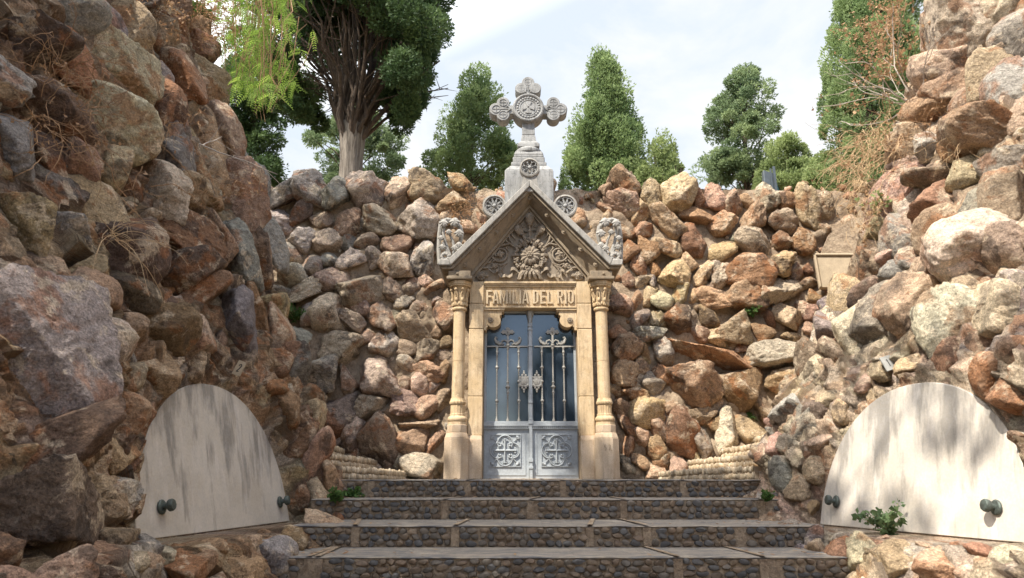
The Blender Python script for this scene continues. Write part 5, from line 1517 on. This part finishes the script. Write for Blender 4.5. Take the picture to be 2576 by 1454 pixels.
tree('massive columnar cypress at the right rising out of the picture', 13, 2200, 490, [(-420, 2185, 2215), (-250, 2140, 2260), (-100, 2118, 2290), (20, 2112, 2300), (150, 2085, 2310), (250, 2078, 2310), (350, 2085, 2308), (440, 2092, 2300), (500, 2110, 2290)], 'leaf_cyp', 31, 560, .27, 90, .07, group=G, elong=2.6, up=1.6, trunk=.2, wob=.08)
tree('dark ragged conifer behind the upper left rock face, under the bright leaves', 15, 640, 470, [(150, 590, 640), (230, 560, 675), (300, 570, 700), (370, 585, 695), (440, 610, 708), (480, 620, 690)], 'leaf_dark', 37, 130, .34, 75, .085, name='ragged_conifer', group=G, gap=.25, up=.2, elong=.7)
tree('mid green conifer seen either side of the thick bare trunk', 17, 885, 475, [(285, 850, 930), (330, 800, 985), (380, 780, 995), (430, 785, 992), (475, 800, 990)], 'leaf_blue', 41, 120, .36, 75, .09, name='spreading_conifer', group=G, gap=.2, up=.3, elong=.7)

# the great old cypress: bare trunk splitting into many limbs under a dark dense crown
def old_cypress():
    r = np.random.default_rng(77); Y = 12.0
    b = at(875, 462, Y); zg = 4.2; xb = b[0]
    th = empty('old_cypress_tree', (xb, Y, zg), 'huge old cypress with thick bare trunk fanning into many limbs under dark crown', 'tree', G)
    fork = at(878, 330, Y)[2]
    mb = MB()
    n = 26; prof = []
    V = []; F = []; seg = 26
    for i in range(n):
        t = i / (n - 1); z = zg - .2 + (fork + .1 - zg + .2) * t
        rad = .235 - .03 * t + .055 * max(0, t - .72) / .28
        for k in range(seg):
            a = 2 * PI * k / seg
            q = rad * (1 + .07 * math.sin(3 * a + .6 * t) + .05 * math.sin(7 * a + 1.1) + .035 * math.sin(13 * a + 2 * t))
            V.append((xb + q * math.cos(a) + .03 * math.sin(3 * t), Y + q * math.sin(a), z))
    F = [(i * seg + k, i * seg + (k + 1) % seg, (i + 1) * seg + (k + 1) % seg, (i + 1) * seg + k) for i in range(n - 1) for k in range(seg)]
    mb.add(V, F)
    mb.build('trunk', M['bark'], th, smooth=80)
    # limbs
    tips = []
    mb = MB()
    for i in range(46):
        a = 2 * PI * i / 46 * 1.0 + r.uniform(-.25, .25)
        el = r.uniform(.28, 1.0); top = i % 3 == 0
        out = r.uniform(.5, 1.1) if top else r.uniform(1.1, 1.75)
        h = r.uniform(3.5, 6.0) if top else r.uniform(1.1, 3.4) * (.6 + .4 * el)
        st = Vector((xb + .17 * math.cos(a), Y + .17 * math.sin(a), fork - r.uniform(0, .25)))
        en = Vector((xb + .15 + out * math.cos(a) * 1.0, Y + out * math.sin(a), fork + h))
        P = []
        wig = [r.normal(0, .06) for _ in range(6)]
        for q in range(7):
            t = q / 6
            p = st.lerp(en, t); bow = math.sin(t * PI) * .28
            p += Vector((-math.cos(a) * bow * .5 + (wig[min(q, 5)] if 0 < q < 6 else 0), -math.sin(a) * bow * .5 + (wig[5 - min(q, 5)] if 0 < q < 6 else 0), bow * .25))
            P.append(p)
        r0 = r.uniform(.032, .066)
        mb.tube(P, [r0 * (1 - .78 * q / 6) for q in range(7)], 7)
        tips.append((P[-1], a)); tips.append((P[4], a))
        for s in range(3):
            p0 = P[2 + s]; d = Vector((math.cos(a + r.normal(0, .9)), math.sin(a + r.normal(0, .9)), r.uniform(.1, 1.2))).normalized()
            L = r.uniform(.5, 1.2)
            mb.tube([p0, p0 + d * L * .5 + Vector((0, 0, .05)), p0 + d * L + Vector((0, 0, r.uniform(0, .2)))], [r0 * .38, r0 * .25, .006], 5)
            tips.append((p0 + d * L, a))
            for u in range(3):
                d2 = (d + Vector(r.normal(0, .7, 3).tolist())).normalized(); p1 = p0 + d * L * r.uniform(.4, .9)
                mb.tube([p1, p1 + d2 * .35], [.010, .003], 4)
    mb.build('limbs', M['bark_dark'], th)
    VV = []; FF = []; TT = []; n = 0
    C_ = []
    # outer shell: rounded billows hanging lowest at the sides
    for px, py, yy, s in ((1035, 60, 0, .44), (1042, 150, .2, .42), (1035, 230, .1, .38), (1035, 275, -.2, .30), (1020, 200, -.9, .46), (1030, 100, -1.0, .55), (985, 30, -1.3, .55), (1000, 300, .3, .32), (1005, 255, .5, .40), (1050, 200, .5, .28), (1060, 10, -.3, .6), (1000, 150, .9, .45), (940, 110, 1.7, .35), (820, 90, 1.8, .35), (780, 230, 1.2, .45), (760, 270, .6, .36), (700, 235, .2, .46), (720, 180, -.3, .46), (790, 295, .9, .20), (680, 120, -.2, .55), (700, 40, -.6, .6), (740, 265, .1, .30), (860, 60, 1.9, .5), (760, 90, 1.4, .6), (690, 200, .8, .42), (1010, 60, 1.2, .6), (1056, 110, -.1, .30), (1050, 20, .3, .38), (980, 225, 1.2, .45), (1040, 225, .9, .45), (900, -30, -1.6, .36), (880, 60, 1.9, .5), (930, 30, 1.5, .5), (845, 150, 2.0, .4), (960, 90, 1.4, .45)):
        C_.append((np.array([*at(px, py, Y + yy)]), s))
    for i in range(150):          # the part above the picture
        a = r.uniform(0, 2 * PI); z = r.uniform(9.3, 14.5); w = 1.4 * math.sin(min(1, (14.9 - z) / 4.5) * PI / 2)
        rr = w * r.uniform(.75, 1.0)
        C_.append((np.array([xb - .1 + rr * math.cos(a), Y + rr * math.sin(a), z]), r.uniform(.4, .62)))
    for c, s in C_:
        for q in range(4):
            cc = c + r.normal(0, s * .45, 3) * np.array([1, 1, .7]); ss = s * r.uniform(.45, .75)
            pts, D = clump_points(cc, ss, ss * 1.0, int(400 * ss / .3), r, .55)
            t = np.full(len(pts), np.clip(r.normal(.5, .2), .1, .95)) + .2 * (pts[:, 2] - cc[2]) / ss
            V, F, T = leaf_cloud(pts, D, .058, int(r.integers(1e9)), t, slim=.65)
            VV.append(V); FF.append(F + n); TT.append(T); n += len(V)
    mesh_np('crown', np.vstack(VV), np.vstack(FF), M['leaf_dark'], th, smooth=False, tint=np.vstack(TT))
old_cypress()

# tree with bright feathery leaves leaning over the left rock face
def feathery_tree():
    r = np.random.default_rng(5)
    th = empty('feathery_leaved_tree', (-6.9, 8.0, 6.0), 'leaning tree with bright yellow green feathery leaves hanging over the left rock face', 'tree')
    mb = MB()
    mb.tube([(-6.9, 8.0, 5.6), (-6.7, 8.0, 6.8), (-6.2, 8.0, 7.9), (-5.6, 8.1, 8.6), (-4.6, 8.3, 9.0)], [.17, .15, .12, .09, .05], 8)
    mb.tube([(-6.5, 8.0, 7.2), (-7.4, 7.2, 8.2), (-7.9, 6.0, 9.0)], [.10, .08, .05], 7)
    mb.tube([(-6.7, 8.0, 6.9), (-7.6, 8.6, 8.2), (-8.2, 9.4, 9.0)], [.10, .08, .05], 7)
    starts = []
    # hanging sprays inside the picture
    for i in range(270):
        px = r.triangular(548, 640, 790); top = 25 if px < 700 else 15
        py = r.uniform(-110, 235 - max(0, abs(px - 640) - 60) * .7); yy = 8.3 + r.normal(0, .5)
        starts.append((at(px, py, yy), 1))
    for i in range(420):          # the rest of the crown, over the rock face
        a = r.normal(size=3); a /= np.linalg.norm(a)
        c = np.array([[-8.0, 6.6, 9.3], [-8.2, 5.2, 9.6], [-6.6, 8.6, 9.7], [-8.4, 8.2, 9.6], [-8.0, 9.4, 9.2]][r.integers(5)])
        starts.append((c + a * np.array([1.25, 1.25, .75]) * r.uniform(.5, 1), 0))
    VV = []; FF = []; TT = []; n = 0
    def leaflet(P, D, S, L, W, t):
        nonlocal n
        V = np.array([P, P + D * L * .35 + S * W, P + D * L, P + D * L * .35 - S * W])
        VV.append(V); FF.append(np.array([[n, n + 1, n + 2, n + 3]])); n += 4
        TT.append(np.tile((t, t, t, 1), (4, 1)))
    ends = [Vector(q) for q in ((-4.6, 8.3, 9.0), (-5.6, 8.1, 8.6), (-6.2, 8.0, 7.9))]
    for i, (p, inpic) in enumerate(starts):
        tn = np.clip(r.normal(.5, .36), 0, 1)
        if i % 2 == 0 and inpic:
            # a hanging twig
            q = Vector(p.tolist()); up_ = q + Vector((r.normal(0, .15), r.normal(0, .15), r.uniform(.5, 1.2)))
            mb.tube([up_, q.lerp(up_, .5) + Vector(r.normal(0, .05, 3).tolist()), q, q + Vector((r.normal(0, .08), 0, -r.uniform(.1, .5)))], [.006, .005, .004, .002], 4)
        for s in range(3 if inpic else 2):
            d = np.array([r.normal(0, .7), r.normal(0, .7), -r.uniform(.1, 1.2)]); d /= np.linalg.norm(d)
            L = r.uniform(.16, .27) * (1 if inpic else 2.0)
            side = np.cross(d, r.normal(size=3)); side /= np.linalg.norm(side)
            m = 9 if inpic else 5
            for k in range(1, m + 1):
                c = p + d * L * k / m + np.array([0, 0, -.06 * (k / m) ** 2])
                for sg in (-1, 1):
                    dd = side * sg * .85 + d * .5; dd /= np.linalg.norm(dd)
                    l = L * (.24 if inpic else .42) * (1 - .35 * abs(k / m - .4))
                    nn = np.cross(d, dd); leaflet(c, dd, np.cross(nn, dd) * 1.0, l, l * .17, np.clip(tn + r.normal(0, .12), 0, 1))
    mb.build('trunk', M['twig'], th)
    mesh_np('crown', np.vstack(VV), np.vstack(FF), M['leaf_acacia'], th, smooth=False, tint=np.vstack(TT))
feathery_tree()
# trees behind the viewer, seen mirrored in the door glass, and an unseen tree added to shade the stairs and dapple the right slab
def plain_tree(label, x, y, zg, h, w, seed, mat, name='pine_tree', ncl=120, extra=()):
    r = np.random.default_rng(seed); th = empty(name, (x, y, zg), label, 'tree')
    mb = MB(); mb.tube([(x, y, zg - .3), (x + .1, y, zg + h * .5), (x, y, zg + h * .9)], [.22, .16, .04], 8); 
    VV = []; FF = []; TT = []; n = 0
    for i in range(ncl):
        z = zg + h * r.uniform(.38, 1.0); ww = w * math.sin(PI * min(.98, max(.05, (z - zg - h * .3) / (h * .72)))) ** .7; a = r.uniform(0, 2 * PI); rr = ww * r.uniform(.3, 1) ** .5
        c = np.array([x + rr * math.cos(a), y + rr * math.sin(a), z])
        pts, D = clump_points(c, .5, .32, 45, r, .3)
        V, F, T = leaf_cloud(pts, D, .16, int(r.integers(1e9)), np.full(len(pts), .5))
        VV.append(V); FF.append(F + n); TT.append(T); n += len(V)
        if i % 3 == 0: mb.tube([(x, y, z - .5), tuple(c)], [.04, .01], 4)
    for ex, ey, ez, sp, m in extra:
        mb.tube([(x, y, zg + h * .6), (ex, ey, ez)], [.06, .015], 5)
        for i in range(m):
            c = np.array([ex, ey, ez]) + r.normal(0, sp, 3)
            pts, D = clump_points(c, .38, .28, 26, r, .3); V, F, T = leaf_cloud(pts, D, .15, int(r.integers(1e9)), np.full(len(pts), .5))
            VV.append(V); FF.append(F + n); TT.append(T); n += len(V); mb.tube([(ex, ey, ez), tuple(c)], [.015, .006], 4)
    mb.build('trunk', M['bark'], th); mesh_np('crown', np.vstack(VV), np.vstack(FF), M[mat], th, smooth=False, tint=np.vstack(TT))
plain_tree('broad dark tree behind the viewer, mirrored in the right door glass', 2.1, -10, -1.2, 6.6, 1.7, 4, 'leaf_dark', 'broad_tree', 150)
plain_tree('narrow dark tree behind the viewer, mirrored at the left door edge', -1.6, -9, -1.2, 15, .8, 6, 'leaf_dark', 'narrow_tree', 120)

plain_tree('unseen spreading tree added on top of the left rock face to shade the stairs', -5.0, .1, 5.6, 7.6, 2.5, 12, 'leaf_cyp', 'broad_tree', 150, extra=((-1.9, 0, 10.7, .8, 4), (-4.5, 3.2, 11.2, .7, 4)))  # extra limbs put in the sun's path to dapple slab and tomb front
# ------------------------------------------------------------------ green metal post behind the wall
def post_():
    Y = 10.8; th = empty('metal_post', tuple(at(1948, 500, Y)), 'green and grey folded metal post standing behind the top of the stone wall', 'post')
    a = at(1921, 505, Y); b = at(1921, 428, Y); c = at(1947, 436, Y); d = at(1950, 505, Y)
    mb = MB(); mb.prism([(a[0], a[2] - .6), (d[0], d[2] - .6), (c[0], c[2]), (b[0], b[2])], Y, Y + .10); mb.build('grey_panel', M['greymetal'], th, bevel=.004)
    e = at(1938, 412, Y); 
    mb = MB(); mb.box(b[0] + .10, b[0] + .125, Y - .02, Y - .001, a[2] - .6, at(1930, 425, Y)[2]); mb.box(b[0] + .15, b[0] + .19, Y - .03, Y - .001, a[2] - .6, at(1938, 420, Y)[2]); mb.build('post_rib', M['greymetal'], th)
    f = at(1972, 510, Y); g = at(1949, 440, Y)
    mb = MB(); mb.prism([(d[0] + .003, d[2] - .6), (f[0] + .15, f[2] - .6), (f[0], f[2]), (g[0] + .004, g[2])], Y + .02, Y + .08); mb.build('green_panel', M['teal'], th, bevel=.004)
post_()

# ------------------------------------------------------------------ dry vines, stalks and small plants
def wander(p, d, L, n, r, droop=.0, curl=.25):
    P = [Vector(p)]; d = Vector(d).normalized(); s = L / n
    for i in range(n):
        d = (d + Vector(r.normal(0, curl, 3).tolist()) + Vector((0, 0, -droop))).normalized(); P.append(P[-1] + d * s)
    return P
def on(which, px, py, off=.05):
    p = surf_hit(which, px, py); n = {'L': np.array([.93, -.15, .35]), 'R': np.array([-.9, -.15, .43]), 'B': np.array([0, -1, .14])}[which]
    return p + n * off
def vine(name, label, which, spots, mat, seed, n_each, L, rad, droop, curl, outd, leaves=0, leafmat='leaf_dry', cat='plant', spread=18, lsize=.03, off=.24, group=None):
    r = np.random.default_rng(seed); mb = MB(); LP = []; LD = []
    c0 = None
    for px, py in spots:
        for k in range(n_each):
            p = on(which, px + r.normal(0, spread), py + r.normal(0, spread), off)
            if c0 is None: c0 = p
            d = np.array(outd) + r.normal(0, .6, 3)
            P = wander(p, d, L * r.uniform(.5, 1.3), 12, r, droop, curl)
            R0 = rad * r.uniform(.6, 1.3)
            mb.tube(P, [R0 * (1 - .6 * i / 12) for i in range(13)], 4)
            for q in range(2):
                i = r.integers(3, 11); S = wander(P[i], (P[i] - P[i - 1]) + Vector(r.normal(0, .03, 3).tolist()), L * .35, 6, r, droop, curl * 1.3)
                mb.tube(S, [R0 * .5 * (1 - .7 * j / 6) for j in range(7)], 4)
                for pp in S[2:]:
                    if r.random() < leaves: LP.append(np.array(pp)); LD.append(r.normal(size=3))
            for pp in P[2:]:
                if r.random() < leaves: LP.append(np.array(pp)); LD.append(r.normal(size=3))
    th = empty(name, tuple(c0), label, cat, group)
    mb.build('stems', M[mat], th)
    if LP:
        D = np.array(LD); D /= np.linalg.norm(D, axis=1)[:, None]
        V, F, T = leaf_cloud(np.array(LP), D, lsize, seed + 1, r.uniform(.2, .9, len(LP)), k=2)
        mesh_np('leaves', V, F, M[leafmat], th, smooth=False, tint=T)
    return th
vine('dry_vine', 'tangle of dry orange vine stems at the far left edge of the shaded rock', 'L', [(40, 190), (70, 250), (120, 300), (30, 330), (150, 250), (60, 400), (180, 330), (110, 200)], 'twig', 1, 10, .60, .0032, .03, .30, (.4, -.1, .1), .10, lsize=.022, spread=26)
vine('dry_vine', 'reddish dry creeper over the top of the shaded rock face', 'L', [(350, 10), (420, 30), (470, 60), (300, 20), (500, 20), (440, 0)], 'twig', 2, 12, .6, .0032, .05, .30, (.5, .1, .5), .5, lsize=.028, spread=26, off=.1)
vine('bare_twigs', 'bare twigs arching across the sky above the left rock edge', 'L', [(505, 30), (530, 70), (490, 100), (480, 10)], 'twig', 3, 18, .75, .0036, .02, .22, (.8, .0, .45), .25, lsize=.024, spread=16, off=.05)
vine('bare_branch', 'long pale bare branch crossing the middle of the shaded rock', 'L', [(405, 405)], 'pale_twig', 4, 2, .95, .009, -.01, .06, (.55, .45, .62), 0, spread=6, off=.42)
vine('dry_vine', 'thin curling vine hanging down the middle of the shaded rock', 'L', [(400, 470), (430, 500), (250, 470), (330, 300), (420, 330), (520, 470)], 'twig', 14, 6, .6, .0036, .03, .28, (.4, .2, -.1), .18, lsize=.02, spread=22)
vine('straw_tuft', 'bent tuft of dry straw on the shaded rock above the pitted boulder', 'L', [(205, 620), (220, 640)], 'straw', 5, 10, .50, .0028, .10, .08, (.55, .1, .05), 0, cat='grass tuft', spread=6)
vine('dry_creeper', 'rusty dry creeper hanging on the left side of the gable', 'B', [(1165, 560), (1175, 540), (1150, 580)], 'twig', 6, 12, .35, .0025, .03, .35, (.2, -.7, .2), .45, lsize=.022, spread=8, off=.35)
vine('dry_shrub', 'leafless dry shrub with thick grey stem on the sunlit rock top', 'R', [(2335, 285), (2325, 270), (2345, 300)], 'pale_twig', 7, 4, 1.0, .008, -.03, .16, (-.55, .15, .85), .15, cat='shrub', lsize=.03, spread=10)
vine('dry_shrub', 'brown withered shrub crown leaning before the columnar cypress', 'R', [(2300, 150), (2280, 90), (2310, 210)], 'twig', 8, 16, .8, .0035, -.02, .25, (-.6, .1, .5), .75, cat='shrub', lsize=.036, spread=25, off=.25)
vine('dry_grass', 'long pale straw spilling over the sunlit rock shoulder', 'R', [(2230, 360), (2260, 400), (2200, 430), (2240, 450), (2300, 390), (2215, 480), (2210, 400), (2270, 350)], 'straw', 9, 22, .55, .0036, .09, .16, (-.6, -.2, .1), .03, cat='grass tuft', spread=24, lsize=.03)
vine('dry_grass', 'short straw tufts hanging in the sunlit rock crevices', 'R', [(2225, 540), (2240, 560), (2460, 400), (2210, 600), (2250, 520)], 'straw', 10, 14, .35, .0024, .08, .16, (-.5, -.3, -.1), .05, cat='grass tuft', spread=14, lsize=.03)
vine('dry_vine', 'brown stems trailing over the upper right rock shoulder', 'R', [(2300, 350), (2380, 370), (2200, 500), (2440, 340)], 'twig', 11, 8, .6, .003, .02, .22, (-.6, -.1, .2), .1, spread=22, lsize=.025)
def sprig(name, label, c, h, n, seed, mat='leaf_small', lsize=.045, cat='plant', w=.6, per=10):
    r = np.random.default_rng(seed); th = empty(name, tuple(c), label, cat); mb = MB(); LP = []; LD = []
    for k in range(n):
        P = wander(c, (r.normal(0, w), -.25 + r.normal(0, w), 1.0), h * r.uniform(.5, 1.1), 7, r, .02, .16)
        mb.tube(P, [.004 * (1 - .7 * i / 7) for i in range(8)], 4)
        for i in range(1, 8):
            for q in range(per // 5):
                LP.append(np.array(P[i])); LD.append(np.array([r.normal(), r.normal(), r.uniform(-.2, .8)]))
    mb.build('stems', M['straw'], th)
    D = np.array(LD); D /= np.linalg.norm(D, axis=1)[:, None]
    V, F, T = leaf_cloud(np.array(LP), D, lsize, seed, r.uniform(.1, .9, len(LP)), k=3)
    mesh_np('leaves', V, F, M[mat], th, smooth=False, tint=T)
sprig('wall_weed', 'bright green fern like weed growing where wall meets left rock face', on('B', 745, 812, .08), .28, 14, 1, lsize=.035)
sprig('wall_weed', 'small dark green plant in a hollow of the wall right of the tomb', on('B', 1885, 802, .12), .18, 14, 2, lsize=.030)
sprig('wall_weed', 'tiny green sprout in the dark gap low in the right wall', on('B', 1880, 1058, .1), .10, 8, 3, lsize=.025)
pp = surf_hit('R', 2218, 1330)
sprig('ledge_plant', 'leafy green plant on the ledge before the white marble slab', np.array([float(slab_x(SLR, 5.42, -.4)) - .14, 5.42, -.42]), .24, 10, 4, mat='leaf_weed', lsize=.038, w=.45)
sprig('step_weed', 'low green weeds at the left end of the second step', np.array([-1.62, 6.56, -.195]), .10, 10, 5, lsize=.03, w=.9)
sprig('step_weed', 'low green weed at the left end of the top step', np.array([-1.60, 7.12, -.195]), .12, 9, 6, lsize=.03, w=.9)
sprig('step_weed', 'small weed at the right end of the dark stairs', np.array([2.32, 6.5, -.20]), .09, 7, 7, lsize=.025, w=.9)
sprig('wall_weed', 'yellow green stalks growing from the sunlit rock shoulder under the straw', on('R', 2225, 560, .06), .35, 12, 8, mat='leaf_pale', lsize=.035)
sprig('wall_weed', 'small leafy tip above the left rock edge against the sky', on('L', 497, 45, .02), .26, 5, 9, mat='leaf_small', lsize=.09)
# ------------------------------------------------------------------ camera, sky, sun
cam = bpy.data.cameras.new('camera'); cam.sensor_width = 36; cam.lens = 36 * FPX / 2576; cam.clip_start = .05; cam.clip_end = 5000
co = bpy.data.objects.new('camera', cam); link(co); co.location = (0, 0, 0); co.rotation_euler = (PI / 2 + PIT, 0, 0)
SC.camera = co
SUN = Vector((-.39, -.44, .81)).normalized()
el = math.asin(SUN.z); az = math.atan2(SUN.x, SUN.y)
w = bpy.data.worlds.new('World'); SC.world = w; w.use_nodes = True
nt = w.node_tree; nt.nodes.clear(); t = NT(nt)
out = t.n('ShaderNodeOutputWorld'); bg = t.n('ShaderNodeBackground')
sky = t.n('ShaderNodeTexSky'); sky.sky_type = 'NISHITA'; sky.sun_disc = False; sky.sun_elevation = el; sky.sun_rotation = az; sky.dust_density = 1.0; sky.ozone_density = 1.2
tc = t.n('ShaderNodeTexCoord')
sp = t.n('ShaderNodeSeparateXYZ'); t.l(tc.outputs['Generated'], sp.inputs[0])
vec = t.mapv((1, 1, 1.7), tc.outputs['Generated'])
n1 = t.noise(1.6, 7, .58, vec=vec, dist=.25)
# thin cloud sheet: brilliant round the sun, paler and bluish away from it, thinner behind the viewer
fr = t.math('ADD', t.math('MULTIPLY', sp.outputs['Y'], .20), t.math('ADD', n1, .02))
cl = t.ramp(fr, [(.38, .0), (.50, .35), (.62, .95)])
dp = t.n('ShaderNodeVectorMath', operation='DOT_PRODUCT'); t.l(tc.outputs['Generated'], dp.inputs[0]); dp.inputs[1].default_value = SUN
glow = t.ramp(dp.outputs['Value'], [(.12, 0.), (.75, 1.)])
n2 = t.noise(3.2, 6, .6, vec=t.mapv((1, 1, 2.2), tc.outputs['Generated']), dist=.3)
pale = t.mix(t.ramp(n2, [(.40, 0.), (.60, 1.)]), (2.80, 3.08, 3.42), (3.55, 3.57, 3.58))
cloudc = t.mix(glow, pale, (24.0, 22.8, 21.0))
c = t.mix(cl, sky.outputs[0], cloudc)
t.l(c, bg.inputs[0]); bg.inputs[1].default_value = .10; t.l(bg.outputs[0], out.inputs[0])
sl = bpy.data.lights.new('sun', 'SUN'); sl.energy = 2.8; sl.angle = math.radians(.55); sl.color = (1, .93, .82)
so = bpy.data.objects.new('sun', sl); link(so); so.location = (-20, -12, 30); so.rotation_euler = SUN.to_track_quat('Z', 'Y').to_euler()
SC.view_settings.view_transform = 'Standard'; SC.view_settings.look = 'None'; SC.view_settings.gamma = 1; SC.view_settings.exposure = 1.6
SC.cycles.max_bounces = 6; SC.cycles.diffuse_bounces = 4; SC.cycles.use_denoising = True
